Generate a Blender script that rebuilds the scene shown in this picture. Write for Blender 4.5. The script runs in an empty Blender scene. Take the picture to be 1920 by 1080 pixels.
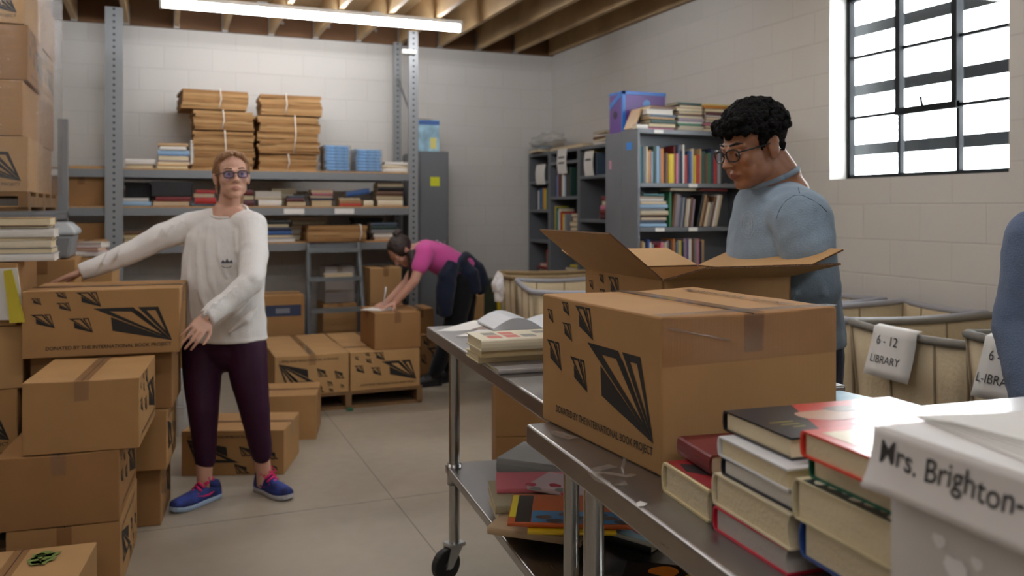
import bpy, bmesh, math, random
from math import sin, cos, pi, radians, sqrt, atan2
from mathutils import Vector, Matrix, Euler, noise
SC = bpy.context.scene
COL = SC.collection
# ------------------------------------------------------------------ camera
CAM_H = 1.40
YAW = radians(22.2)
FPX = 1600.0
HOR = 390.0
cd = bpy.data.cameras.new('camera')
cam = bpy.data.objects.new('camera', cd); COL.objects.link(cam)
cam.location = (0, 0, CAM_H)
cam.rotation_euler = (pi / 2, 0, -YAW)
cd.sensor_width = 36.0
cd.lens = FPX / 1920 * 36.0
cd.shift_y = (HOR - 540) / 1920.0
cd.clip_start = 0.05
cd.dof.use_dof = True
cd.dof.focus_distance = 2.0
cd.dof.aperture_fstop = 4.0
SC.camera = cam
# ------------------------------------------------------------------ world: bright overcast sky
wd = bpy.data.worlds.new('sky'); SC.world = wd; wd.use_nodes = True
bgn = wd.node_tree.nodes['Background']
bgn.inputs[0].default_value = (0.90, 0.96, 1.0, 1)
bgn.inputs[1].default_value = 15.0
TUBE_STRENGTH = 37.0
SC.view_settings.view_transform = 'Standard'
SC.view_settings.look = 'None'
SC.view_settings.gamma = 1.0
SC.view_settings.exposure = 0.0
SC.cycles.use_denoising = True
SC.cycles.max_bounces = 8
SC.cycles.diffuse_bounces = 5
SC.cycles.sample_clamp_indirect = 6.0
SC.cycles.caustics_reflective = False
SC.cycles.caustics_refractive = False

# ------------------------------------------------------------------ place helpers (metres; room axes, camera stands over 0,0)
FWD = Vector((sin(YAW), cos(YAW), 0)); RGT = Vector((cos(YAW), -sin(YAW), 0))
def C(lat, Z, z=0.0):
    v = FWD * Z + RGT * lat; v.z = z; return v
def G(px, py, z=0.0):            # the point of height z seen at a place of the photograph
    Z = (CAM_H - z) * FPX / (py - HOR)
    return C((px - 960) / FPX * Z, Z, z)
def D(px, py, Z):                # the point at distance Z seen at a place of the photograph
    return C((px - 960) / FPX * Z, Z, CAM_H - (py - HOR) * Z / FPX)
def cang(a):                     # an angle given relative to the viewing direction -> world z rotation
    return a - YAW

def srgb(h):
    if isinstance(h, (tuple, list)): return (*h, 1)
    h = h.lstrip('#'); o = []
    for i in (0, 2, 4):
        c = int(h[i:i + 2], 16) / 255
        o.append(c / 12.92 if c <= 0.04045 else ((c + 0.055) / 1.055) ** 2.4)
    return (*o, 1)

MATS = {}
def nd(nt, t, **kw):
    n = nt.nodes.new(t)
    for k, v in kw.items(): setattr(n, k, v)
    return n
def mat(name, col='#808080', rough=0.6, metal=0.0, bump=0.0, bscale=40.0, var=0.0, vscale=6.0, spec=0.5, emit=0.0, coat=0.0, sheen=0.0, sss=0.0):
    if name in MATS: return MATS[name]
    m = bpy.data.materials.new(name); m.use_nodes = True; nt = m.node_tree
    b = nt.nodes['Principled BSDF']; c = srgb(col)
    b.inputs['Base Color'].default_value = c
    b.inputs['Roughness'].default_value = rough
    b.inputs['Metallic'].default_value = metal
    b.inputs['Specular IOR Level'].default_value = spec
    if coat: b.inputs['Coat Weight'].default_value = coat; b.inputs['Coat Roughness'].default_value = 0.12
    if sheen: b.inputs['Sheen Weight'].default_value = sheen
    if sss:
        b.inputs['Subsurface Weight'].default_value = sss; b.inputs['Subsurface Radius'].default_value = (0.01, 0.004, 0.002)
    if emit:
        b.inputs['Emission Color'].default_value = c; b.inputs['Emission Strength'].default_value = emit
    if var or bump:
        tc = nd(nt, 'ShaderNodeTexCoord'); L = nt.links.new
        if var:
            nz = nd(nt, 'ShaderNodeTexNoise'); nz.inputs['Scale'].default_value = vscale; nz.inputs['Detail'].default_value = 5
            L(tc.outputs['Object'], nz.inputs['Vector'])
            rp = nd(nt, 'ShaderNodeValToRGB')
            rp.color_ramp.elements[0].position = 0.3; rp.color_ramp.elements[1].position = 0.7
            rp.color_ramp.elements[0].color = tuple(x * (1 - var) for x in c[:3]) + (1,)
            rp.color_ramp.elements[1].color = tuple(min(1, x * (1 + var)) for x in c[:3]) + (1,)
            L(nz.outputs['Fac'], rp.inputs[0]); L(rp.outputs[0], b.inputs['Base Color'])
        if bump:
            n2 = nd(nt, 'ShaderNodeTexNoise'); n2.inputs['Scale'].default_value = bscale; n2.inputs['Detail'].default_value = 4
            L(tc.outputs['Object'], n2.inputs['Vector'])
            bp = nd(nt, 'ShaderNodeBump'); bp.inputs['Strength'].default_value = bump; bp.inputs['Distance'].default_value = 0.01
            L(n2.outputs['Fac'], bp.inputs['Height']); L(bp.outputs[0], b.inputs['Normal'])
    MATS[name] = m; return m

def glassy(name, tint=(1, 1, 1), refl=0.06, rough=0.02, milky=0.0):
    """thin clear sheet: lets light straight through, with a little mirror"""
    if name in MATS: return MATS[name]
    m = bpy.data.materials.new(name); m.use_nodes = True; nt = m.node_tree; nt.nodes.clear(); L = nt.links.new
    out = nd(nt, 'ShaderNodeOutputMaterial'); tr = nd(nt, 'ShaderNodeBsdfTransparent'); gl = nd(nt, 'ShaderNodeBsdfGlossy')
    tr.inputs[0].default_value = (*tint, 1); gl.inputs['Roughness'].default_value = rough
    fr = nd(nt, 'ShaderNodeLayerWeight'); fr.inputs[0].default_value = 0.5
    pw = nd(nt, 'ShaderNodeMath', operation='POWER'); pw.inputs[1].default_value = 4.0
    ad = nd(nt, 'ShaderNodeMath', operation='MULTIPLY_ADD'); ad.inputs[1].default_value = 0.6; ad.inputs[2].default_value = 0.02 + refl; ad.use_clamp = True
    mx = nd(nt, 'ShaderNodeMixShader')
    L(fr.outputs['Facing'], pw.inputs[0]); L(pw.outputs[0], ad.inputs[0]); L(ad.outputs[0], mx.inputs[0]); L(tr.outputs[0], mx.inputs[1]); L(gl.outputs[0], mx.inputs[2])
    last = mx
    if milky:
        df = nd(nt, 'ShaderNodeBsdfDiffuse'); df.inputs[0].default_value = (.8, .8, .8, 1)
        m2 = nd(nt, 'ShaderNodeMixShader'); m2.inputs[0].default_value = milky
        L(mx.outputs[0], m2.inputs[1]); L(df.outputs[0], m2.inputs[2]); last = m2
    L(last.outputs[0], out.inputs[0])
    MATS[name] = m; return m

# ------------------------------------------------------------------ mesh builder
class MB:
    def __init__(s): s.v = []; s.f = []; s.m = []
    def add(s, vs, fs, mi=0):
        o = len(s.v); s.v += [Vector(v) for v in vs]
        for f in fs: s.f.append([i + o for i in f]); s.m.append(mi)
        return s
    def box(s, x0, x1, y0, y1, z0, z1, mi=0, M=None):
        vs = [Vector((x, y, z)) for z in (z0, z1) for x, y in ((x0, y0), (x1, y0), (x1, y1), (x0, y1))]
        if M is not None: vs = [M @ v for v in vs]
        return s.add(vs, [(0, 3, 2, 1), (4, 5, 6, 7), (0, 1, 5, 4), (1, 2, 6, 5), (2, 3, 7, 6), (3, 0, 4, 7)], mi)
    def prism(s, pts, z0, z1, mi=0, M=None):
        n = len(pts)
        vs = [Vector((p[0], p[1], z0)) for p in pts] + [Vector((p[0], p[1], z1)) for p in pts]
        if M is not None: vs = [M @ v for v in vs]
        fs = [tuple(range(n - 1, -1, -1)), tuple(range(n, 2 * n))] + [(i, (i + 1) % n, n + (i + 1) % n, n + i) for i in range(n)]
        return s.add(vs, fs, mi)
    def loft(s, rings, mi=0, cap=True, closed=True):
        n = len(rings[0]); vs = [p for r in rings for p in r]; fs = []
        for k in range(len(rings) - 1):
            for i in range(n if closed else n - 1):
                j = (i + 1) % n
                fs.append((k * n + i, k * n + j, (k + 1) * n + j, (k + 1) * n + i))
        if cap:
            fs.append(tuple(range(n - 1, -1, -1))); fs.append(tuple((len(rings) - 1) * n + i for i in range(n)))
        return s.add(vs, fs, mi)
    def tube(s, pts, r, n=10, mi=0, cap=True, up=None, flat=1.0):
        pts = [Vector(p) for p in pts]
        rr = r if isinstance(r, (list, tuple)) else [r] * len(pts)
        rings = []; pu = None
        for i, p in enumerate(pts):
            t = (pts[min(i + 1, len(pts) - 1)] - pts[max(i - 1, 0)]).normalized()
            if pu is None:
                a = Vector(up) if up else (Vector((0, 0, 1)) if abs(t.z) < 0.9 else Vector((1, 0, 0)))
            else: a = pu
            u = (a - t * a.dot(t)).normalized(); w = t.cross(u); pu = u
            rings.append([p + (u * cos(2 * pi * k / n) * flat + w * sin(2 * pi * k / n)) * rr[i] for k in range(n)])
        return s.loft(rings, mi, cap)
    def ell(s, c, r, mi=0, n=12, m=8, M=None):
        c = Vector(c); rings = []
        r = (r, r, r) if isinstance(r, (int, float)) else r
        vs = [Vector((0, 0, -1))]
        for k in range(1, m):
            a = -pi / 2 + pi * k / m
            vs += [Vector((cos(a) * cos(2 * pi * i / n), cos(a) * sin(2 * pi * i / n), sin(a))) for i in range(n)]
        vs.append(Vector((0, 0, 1)))
        fs = [(0, 1 + (i + 1) % n, 1 + i) for i in range(n)]
        for k in range(m - 2):
            o = 1 + k * n
            fs += [(o + i, o + (i + 1) % n, o + n + (i + 1) % n, o + n + i) for i in range(n)]
        o = 1 + (m - 2) * n; e = len(vs) - 1
        fs += [(o + i, o + (i + 1) % n, e) for i in range(n)]
        vs = [Vector((v.x * r[0], v.y * r[1], v.z * r[2])) for v in vs]
        if M is not None: vs = [M @ v for v in vs]
        return s.add([v + c for v in vs], fs, mi)
    def cap(s, p0, p1, r0, r1, mi=0, n=14):
        """tapered capsule"""
        p0 = Vector(p0); p1 = Vector(p1); t = p1 - p0; L = t.length
        if L < 1e-6: return s.ell(p0, max(r0, r1), mi)
        t /= L; pts = []; rr = []
        for k in range(5):
            a = pi / 2 * (1 - k / 4); pts.append(p0 - t * r0 * sin(a)); rr.append(max(1e-4, r0 * cos(a)))
        for k in range(5):
            a = pi / 2 * k / 4; pts.append(p1 + t * r1 * sin(a)); rr.append(max(1e-4, r1 * cos(a)))
        return s.tube(pts, rr, n, mi)
    def build(s, name, mats, parent=None, loc=(0, 0, 0), rot=0.0, smooth=False, bevel=0.0, seg=2, sub=0, autos=None):
        me = bpy.data.meshes.new(name)
        me.from_pydata([tuple(v) for v in s.v], [], s.f)
        if not isinstance(mats, (list, tuple)): mats = [mats]
        for m in mats: me.materials.append(m)
        if len(mats) > 1: me.polygons.foreach_set('material_index', s.m)
        if smooth: me.polygons.foreach_set('use_smooth', [True] * len(me.polygons))
        me.update()
        o = bpy.data.objects.new(name, me); COL.objects.link(o)
        o.location = loc
        o.rotation_euler = rot if isinstance(rot, (tuple, list, Euler)) else (0, 0, rot)
        if parent: o.parent = parent
        if bevel:
            bm = o.modifiers.new('bevel', 'BEVEL'); bm.width = bevel; bm.segments = seg; bm.limit_method = 'ANGLE'; bm.angle_limit = radians(35)
        if sub:
            sm = o.modifiers.new('subsurf', 'SUBSURF'); sm.levels = sub; sm.render_levels = sub
        return o

def thing(name, label, cat, loc=(0, 0, 0), rot=0.0, group=None):
    o = bpy.data.objects.new(name, None); COL.objects.link(o); o.empty_display_size = 0.05
    o.location = loc; o.rotation_euler = rot if isinstance(rot, (tuple, list)) else (0, 0, rot)
    return tag(o, label, cat, group)
def tag(o, label, cat, group=None):
    o['label'] = label; o['category'] = cat
    if group: o['group'] = group
    return o
def struct(o):
    o['kind'] = 'structure'; return o
ORD = ['', 'first', 'second', 'third', 'fourth', 'fifth', 'sixth', 'seventh', 'eighth', 'ninth', 'tenth', 'eleventh', 'twelfth', 'thirteenth', 'fourteenth', 'fifteenth', 'sixteenth', 'seventeenth', 'eighteenth', 'nineteenth', 'twentieth', 'twenty-first', 'twenty-second', 'twenty-third', 'twenty-fourth', 'twenty-fifth', 'twenty-sixth', 'twenty-seventh', 'twenty-eighth', 'twenty-ninth', 'thirtieth']
def text_mesh(txt, size, offset=0.0, sx=1.0, shear=0.0):
    """lettering as flat polygons in xy: list of verts and faces, centred on its own width; returns verts, faces, width"""
    cu = bpy.data.curves.new('lettering', 'FONT'); cu.body = txt; cu.size = size; cu.offset = offset; cu.shear = shear
    cu.resolution_u = 3
    ob = bpy.data.objects.new('lettering', cu); COL.objects.link(ob)
    dg = bpy.context.evaluated_depsgraph_get(); dg.update()
    me = bpy.data.meshes.new_from_object(ob.evaluated_get(dg))
    vs = [Vector((v.co.x * sx, v.co.y, 0)) for v in me.vertices]; fs = [tuple(p.vertices) for p in me.polygons]
    bpy.data.objects.remove(ob); bpy.data.curves.remove(cu); bpy.data.meshes.remove(me)
    return vs, fs
# ================================================================== THE ROOM
XR, YB, XL, YF, HC = 3.80, 8.20, -3.4, -2.6, 3.0
def block_wall(name, axis):
    m = bpy.data.materials.new(name); m.use_nodes = True; nt = m.node_tree; L = nt.links.new
    b = nt.nodes['Principled BSDF']; b.inputs['Roughness'].default_value = 0.55
    tc = nd(nt, 'ShaderNodeTexCoord'); sp = nd(nt, 'ShaderNodeSeparateXYZ'); cb = nd(nt, 'ShaderNodeCombineXYZ')
    L(tc.outputs['Object'], sp.inputs[0]); L(sp.outputs[axis], cb.inputs[0]); L(sp.outputs[2], cb.inputs[1])
    br = nd(nt, 'ShaderNodeTexBrick')
    br.inputs['Scale'].default_value = 1.0; br.inputs['Brick Width'].default_value = 0.406; br.inputs['Row Height'].default_value = 0.203
    br.inputs['Mortar Size'].default_value = 0.006; br.inputs['Mortar Smooth'].default_value = 0.6
    br.inputs['Color1'].default_value = srgb('#d2d0cc'); br.inputs['Color2'].default_value = srgb('#cfcdc9'); br.inputs['Mortar'].default_value = srgb('#cac8c4')
    L(cb.outputs[0], br.inputs['Vector']); L(br.outputs['Color'], b.inputs['Base Color'])
    nz = nd(nt, 'ShaderNodeTexNoise'); nz.inputs['Scale'].default_value = 55; nz.inputs['Detail'].default_value = 3
    L(tc.outputs['Object'], nz.inputs['Vector'])
    mm = nd(nt, 'ShaderNodeMath', operation='MULTIPLY_ADD'); mm.inputs[1].default_value = -1.0
    m2 = nd(nt, 'ShaderNodeMath', operation='MULTIPLY'); m2.inputs[1].default_value = 0.22
    L(nz.outputs['Fac'], m2.inputs[0]); L(br.outputs['Fac'], mm.inputs[0]); L(m2.outputs[0], mm.inputs[2])
    bp = nd(nt, 'ShaderNodeBump'); bp.inputs['Strength'].default_value = 0.5; bp.inputs['Distance'].default_value = 0.003
    L(mm.outputs[0], bp.inputs['Height']); L(bp.outputs[0], b.inputs['Normal'])
    return m
wallX = block_wall('painted block wall', 0); wallY = block_wall('painted block side wall', 1)
concrete = mat('sealed concrete floor', '#a09686', 0.42, var=0.10, vscale=1.6, bump=0.05, bscale=9)
def floor_mat():
    m = concrete; nt = m.node_tree; L = nt.links.new; b = nt.nodes['Principled BSDF']
    tc = nd(nt, 'ShaderNodeTexCoord'); n = nd(nt, 'ShaderNodeTexNoise'); n.inputs['Scale'].default_value = 14; n.inputs['Detail'].default_value = 6
    L(tc.outputs['Object'], n.inputs['Vector'])
    mr = nd(nt, 'ShaderNodeMapRange'); mr.inputs['To Min'].default_value = 0.34; mr.inputs['To Max'].default_value = 0.6
    L(n.outputs['Fac'], mr.inputs[0]); L(mr.outputs[0], b.inputs['Roughness'])
floor_mat()
fl = MB().box(XL - .2, XR + .2, YF - .2, YB + .2, -.12, 0)
# saw-cut control joints
flo = struct(fl.build('floor', concrete))
jt = MB()
joint = mat('saw cut joint', '#7a7368', 0.8)
jt.box(XL, XR, 4.02, 4.023, 0.0002, 0.0008); jt.box(1.02, 1.024, YF, YB, 0.0002, 0.0008)
jt.build('control_joint', joint, flo)
struct(MB().box(XL - .2, XR + .2, YB, YB + .2, 0, 3.3).build('wall_back', wallX))
struct(MB().box(XL - .2, XR + .2, YF - .2, YF, 0, 3.3).build('wall_front', wallX))
struct(MB().box(XL - .2, XL, YF, YB, 0, 3.3).build('wall_left', wallY))
WY0, WY1, WZ0, WZ1 = 2.925, 4.13, 1.575, 2.70
W2Y = -.75      # near jamb of the added second window
w = MB()
W2E = W2Y + WY1 - WY0
w.box(XR, XR + .2, YF - .2, W2Y, 0, 3.3); w.box(XR, XR + .2, W2E, WY0, 0, 3.3); w.box(XR, XR + .2, W2Y, W2E, 0, WZ0); w.box(XR, XR + .2, W2Y, W2E, WZ1, 3.3); w.box(XR, XR + .2, WY1, YB + .2, 0, 3.3)
w.box(XR, XR + .2, WY0, WY1, 0, WZ0); w.box(XR, XR + .2, WY0, WY1, WZ1, 3.3)
struct(w.build('wall_right', wallY))
# ceiling: deck with joists and ledger
wood = mat('framing lumber', '#b39870', 0.65, var=0.18, vscale=3, bump=0.1, bscale=30)
deckm = mat('plywood deck', '#b39a74', 0.7, var=0.15, vscale=2)
ceil = struct(MB().box(XL - .2, XR + .2, YF - .2, YB + .2, HC + .24, HC + .30).build('ceiling', deckm))
ledm = mat('dark ledger lumber', '#6b4a2c', 0.7, var=0.2, vscale=3)
MB().box(XL, XR, YB - .045, YB, HC, HC + .24).build('ledger', ledm, ceil)
galv = mat('galvanised steel', '#b9bcbd', 0.35, 0.9)
xj = XR - .02; k = 0
while xj > XL:
    MB().box(xj - .04, xj, YF, YB - .045, HC + .002, HC + .24).build('joist', wood, ceil)
    if -2.2 < xj < XR - .1:
        h = MB(); h.box(xj - .044, xj - .040, YB - .10, YB - .045, HC, HC + .17); h.box(xj, xj + .004, YB - .10, YB - .045, HC, HC + .17)
        h.box(xj - .044, xj + .004, YB - .10, YB - .045, HC - .003, HC + .001)
        h.build('joist_hanger', galv, ceil)
    xj -= 0.406; k += 1
for x in (.55, 1.02, 1.45, 1.9):
    MB().ell((x, YB - .05, HC + .12), (.018, .012, .018)).build('anchor_bolt', galv, ceil, smooth=True)

# windows
steel = mat('dark steel sash', '#14171a', 0.6, 0.0, spec=.2)
barm = mat('weathered grey steel bar', '#12191d', 0.6, 0.2)
def window(name, label, glabel, y0):
    """steel window in the right wall, its near jamb at y0, with security bars outside"""
    y1 = y0 + WY1 - WY0; d = y0 - WY0
    win = struct(thing(name, label, 'window', (XR + .155, 0, 0)))
    f = MB()
    f.box(-.02, .02, y1 - .028, y1, WZ0, WZ1); f.box(-.02, .02, y0, y0 + .028, WZ0, WZ1)
    f.box(-.02, .02, y0, y1, WZ0, WZ0 + .028); f.box(-.02, .02, y0, y1, WZ1 - .028, WZ1)
    f.build('frame', steel, win)
    f = MB()
    for y in (3.724, 3.33): f.box(-.018, .014, y + d - .010, y + d + .010, WZ0, WZ1)
    for z in (1.955, 2.325): f.box(-.015, .012, y0, y1, z - .009, z + .009)
    f.build('muntin', steel, win)
    f = MB()
    f.box(-.04, -.018, 3.70 + d, 3.735 + d, 1.94, 2.66); f.box(-.04, -.018, 3.318 + d, 3.353 + d, 1.94, 2.66)
    f.box(-.045, -.018, 3.318 + d, 3.735 + d, 1.935, 1.975); f.box(-.04, -.018, 3.318 + d, 3.735 + d, 2.63, 2.66)
    f.build('vent_sash', steel, win)
    MB().tube([(-.05, 3.53 + d, 1.96), (-.06, 3.53 + d, 2.0), (-.075, 3.52 + d, 2.015)], .008).build('latch_handle', steel, win, smooth=True)
    MB().box(-.002, .002, y0 + .02, y1 - .02, WZ0 + .02, WZ1 - .02).build('glass', glassy('window glass', refl=0.0), win)
    gr = struct(thing('window_grille', glabel, 'grille', (XR + .30, 0, 0)))
    for a_ in (4.30, 2.60):
        gb = MB(); gb.box(-.005, .005, a_ + d, a_ + .045 + d, 1.62, 2.9); gb.build('upright_bar', barm, gr)
    for z in (1.77, 2.15, 2.53):
        MB().box(.006, .016, 2.5 + d, 4.40 + d, z - .036, z + .036).build('cross_bar', barm, gr)
window('window_1', 'steel grid window with grey bars outside it in the block wall', 'grey flat steel security bars outside the window', WY0)
window('window_2_added', 'added second steel grid window, out of view along the wall towards the camera', 'grey flat steel security bars outside the added second window', W2Y)  # unseen window, added to light the foreground from the right

# tube lights
tubem = mat('lit tube', '#fbfbfd', emit=TUBE_STRENGTH)
whitep = mat('white enamel', '#e6e6e2', 0.4)
def tube_light(x, y, label, rz=0.0):
    t = thing('tube_light', label, 'ceiling light', (x, y, 2.93), rz)
    d = MB(); d.tube([(-1.17, 0, 0), (1.17, 0, 0)], .030, 14); d.build('diffuser', tubem, t, smooth=True)
    h = MB(); h.box(-1.19, 1.19, -.028, .028, .031, .062); h.box(-1.19, -1.17, -.034, .034, -.034, .05); h.box(1.17, 1.19, -.034, .034, -.034, .05)
    h.build('housing', whitep, t)
    for s in (-.45, .45):
        MB().box(s - .04, s + .04, -.03, .03, .062, .0735).build('mounting_clip', galv, t)
    return t
tube_light(1.16, 6.9, 'long lit white tube lamp under the wooden joists by the back shelves')
ADDED_LAMPS = [(1.5, 4.4), (-1.75, 4.3), (1.15, 2.0), (-.4, -.8)]  # lamps out of view, added to brighten the boxes and tables
for i, (x, y) in enumerate(ADDED_LAMPS):
    tube_light(x, y, 'added white tube lamp under the joists, out of view, %s from the back' % ORD[i + 2], 0)
# ================================================================== CARDBOARD BOXES
def card_mat(name, col):
    m = mat(name, col, 0.75, var=0.06, vscale=5, spec=0.25)
    nt = m.node_tree; L = nt.links.new; b = nt.nodes['Principled BSDF']
    tc = nd(nt, 'ShaderNodeTexCoord'); wv = nd(nt, 'ShaderNodeTexWave'); wv.inputs['Scale'].default_value = 95; wv.inputs['Distortion'].default_value = 0.6
    L(tc.outputs['Object'], wv.inputs['Vector'])
    n2 = nd(nt, 'ShaderNodeTexNoise'); n2.inputs['Scale'].default_value = 9; L(tc.outputs['Object'], n2.inputs['Vector'])
    mm = nd(nt, 'ShaderNodeMath', operation='MULTIPLY_ADD'); mm.inputs[1].default_value = .15
    L(wv.outputs['Fac'], mm.inputs[0]); L(n2.outputs['Fac'], mm.inputs[2])
    bp = nd(nt, 'ShaderNodeBump'); bp.inputs['Strength'].default_value = 0.18; bp.inputs['Distance'].default_value = 0.006
    L(mm.outputs[0], bp.inputs['Height']); L(bp.outputs[0], b.inputs['Normal'])
    return m
card = card_mat('kraft cardboard', '#a67f53')
card2 = card_mat('kraft cardboard paler', '#b18c5f')
card3 = card_mat('kraft cardboard browner', '#977047')
ink = mat('black box print', '#1a1715', 0.6)
tapem = glassy('clear packing tape', (0.96, 0.92, 0.86), 0.03, 0.15, 0.02)
clearf = glassy('clear stretch film', (0.97, 0.97, 0.97), 0.06, 0.10, 0.03)
tapeb = mat('tan packing tape', '#8e6a45', 0.25)

def stroke_tri(mb, a, b, c, w):
    """triangle outline of stroke w in xy"""
    P = [Vector((*p, 0)) for p in (a, b, c)]
    ctr = (P[0] + P[1] + P[2]) / 3
    inn = []
    for i in range(3):
        p, q, r = P[i - 1], P[i], P[(i + 1) % 3]
        e1 = (q - p).normalized(); e2 = (r - q).normalized()
        n1 = Vector((-e1.y, e1.x, 0)); n2 = Vector((-e2.y, e2.x, 0))
        if n1.dot(ctr - q) < 0: n1 = -n1
        if n2.dot(ctr - q) < 0: n2 = -n2
        d = 1 + n1.dot(n2)
        off = (n1 + n2) / max(d, 0.12) * w
        inn.append(q + off)
    vs = P + inn
    mb.add(vs, [(i, (i + 1) % 3, 3 + (i + 1) % 3, 3 + i) for i in range(3)], 0)
def plane_logo(mb, u0, v0, u1, v1, W, H):
    """paper plane mark inside the given window of a face (v measured downwards)"""
    X = lambda t: (u0 + (u1 - u0) * t) * W - W / 2
    Y = lambda t: H - (v0 + (v1 - v0) * t) * H
    A = (X(0), Y(0)); B = (X(.50), Y(.0)); T = (X(1), Y(1)); N = (X(.56), Y(0)); E = (X(.82), Y(0)); Cc = (X(.22), Y(.26)); Dd = (X(.24), Y(.66))
    w = .030 * (u1 - u0) / .5 * min(W, .5) / .47 * 1.0
    stroke_tri(mb, A, B, T, w * .54); stroke_tri(mb, N, E, T, w * .46)
    mb.add([(*Cc, 0), (*T, 0), (*Dd, 0)], [(0, 1, 2)], 0)
    # the spine between both wings
    mb.add([(X(.495), Y(.10), 0), (X(.565), Y(.10), 0), (*T, 0)], [(0, 1, 2)], 0)
SMALL = [(.055, .11, .12, .21), (.20, .03, .277, .127), (.33, .036, .49, .26), (.208, .185, .303, .314), (.052, .35, .201, .56), (.285, .425, .44, .648)]
def print_face(parent, W, H, M, flip=False, text=True, big=True):
    mb = MB()
    if big: plane_logo(mb, .44, .285, .95, .81, W, H)
    for q in SMALL: plane_logo(mb, *q, W, H)
    if text:
        vs, fs = text_mesh('DONATED BY THE INTERNATIONAL BOOK PROJECT', 1.0, 0.012, 1)
        x0 = min(v.x for v in vs); x1 = max(v.x for v in vs)
        s = .80 * W / (x1 - x0); hh = .052 * H / .7
        mb.add([((v.x - x0) * s - W / 2 + .145 * W, v.y * hh + H * .112, 0) for v in vs], fs, 0)
    if flip:
        for v in mb.v: v.x, v.y = -v.x, H - v.y
    mb.v = [M @ v for v in mb.v]
    return mb.build('printed_logo', ink, parent)
def face_M(side, w, d, lift=0.0011):
    """frame of a face: x to the right as seen from outside, y up"""
    if side == 'front': return Matrix(((1, 0, 0, 0), (0, 0, -1, -d / 2 - lift), (0, 1, 0, 0), (0, 0, 0, 1)))
    if side == 'back': return Matrix(((-1, 0, 0, 0), (0, 0, 1, d / 2 + lift), (0, 1, 0, 0), (0, 0, 0, 1)))
    if side == 'left': return Matrix(((0, 0, -1, -w / 2 - lift), (-1, 0, 0, 0), (0, 1, 0, 0), (0, 0, 0, 1)))
    if side == 'right': return Matrix(((0, 0, 1, w / 2 + lift), (1, 0, 0, 0), (0, 1, 0, 0), (0, 0, 0, 1)))
def carton(label, loc, rot, w, d, h, prints=(), tape='d', m=None, group=None, flip=False, name='cardboard_box', sag=0.004, rnd=None, tapemat=None):
    """closed shipping box: w along x, d along y; base centre at loc; tape along 'd' (y) or 'w' (x)"""
    m = m or card; rnd = rnd or random.Random(sum(map(ord, label)))
    t = thing(name, label, 'box', loc, rot, group)
    b = MB(); nx = ny = 6
    # shell with slightly bulging walls
    def pt(i, j, k):
        x = (i / nx - .5) * w; y = (j / ny - .5) * d; z = k / 4 * h
        bx = sin(pi * j / ny) * sin(pi * k / 4); by = sin(pi * i / nx) * sin(pi * k / 4)
        return Vector((x, y, z))
    vs = []; idx = {}
    def vid(i, j, k):
        if (i, j, k) not in idx: idx[(i, j, k)] = len(vs); vs.append(pt(i, j, k))
        return idx[(i, j, k)]
    fs = []
    for k in range(4):
        for i in range(nx):
            fs.append((vid(i, 0, k), vid(i + 1, 0, k), vid(i + 1, 0, k + 1), vid(i, 0, k + 1)))
            fs.append((vid(i + 1, ny, k), vid(i, ny, k), vid(i, ny, k + 1), vid(i + 1, ny, k + 1)))
        for j in range(ny):
            fs.append((vid(nx, j, k), vid(nx, j + 1, k), vid(nx, j + 1, k + 1), vid(nx, j, k + 1)))
            fs.append((vid(0, j + 1, k), vid(0, j, k), vid(0, j, k + 1), vid(0, j + 1, k + 1)))
    for i in range(nx):
        for j in range(ny):
            fs.append((vid(i, j, 4), vid(i + 1, j, 4), vid(i + 1, j + 1, 4), vid(i, j + 1, 4)))
            fs.append((vid(i, j + 1, 0), vid(i + 1, j + 1, 0), vid(i + 1, j, 0), vid(i, j, 0)))
    # top dips a little along the seam
    for v in vs:
        if v.z > h - 1e-5:
            c = (v.x / w if tape == 'd' else v.y / d)
            v.z -= sag * (1 - min(1, abs(c) * 2)) * 1.0 + rnd.uniform(0, .0012)
    b.add(vs, fs)
    b.build('shell', m, t, bevel=.004, seg=2)
    # the slit where the two flaps meet
    s = MB()
    if tape == 'd': s.box(-.0016, .0016, -d / 2 + .002, d / 2 - .002, h - sag - .004, h - sag + .0009)
    else: s.box(-w / 2 + .002, w / 2 - .002, -.0016, .0016, h - sag - .004, h - sag + .0009)
    s.build('flap_seam', mat('flap gap', '#3b2716', 0.9), t)
    tp = MB(); z = h + .0012; q = .024; e = .075
    if tape == 'd':
        tp.box(-q, q, -d / 2, d / 2, z - sag * .6, z - sag * .6 + .0003); 
        for s_ in (-1, 1): tp.box(-q, q, min(s_ * (d / 2 + .0012), s_ * (d / 2 + .0015)), max(s_ * (d / 2 + .0012), s_ * (d / 2 + .0015)), h - e, h)
    else:
        tp.box(-w / 2, w / 2, -q, q, z - sag * .6, z - sag * .6 + .0003)
        for s_ in (-1, 1): tp.box(min(s_ * (w / 2 + .0012), s_ * (w / 2 + .0015)), max(s_ * (w / 2 + .0012), s_ * (w / 2 + .0015)), -q, q, h - e, h)
    tp.build('packing_tape', tapemat or tapem, t)
    for sd in prints:
        W_ = w if sd in ('front', 'back') else d
        print_face(t, W_, h, face_M(sd, w, d), flip)
    return t
def by_corner(p, rot, w, d, which):
    """base centre from a known lower corner: which = (sx, sy) sign of that corner in box axes"""
    o = Vector((-which[0] * w / 2, -which[1] * d / 2, 0)); o.rotate(Euler((0, 0, rot)))
    return Vector(p) + o

TH = 0.92     # work table height
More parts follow.
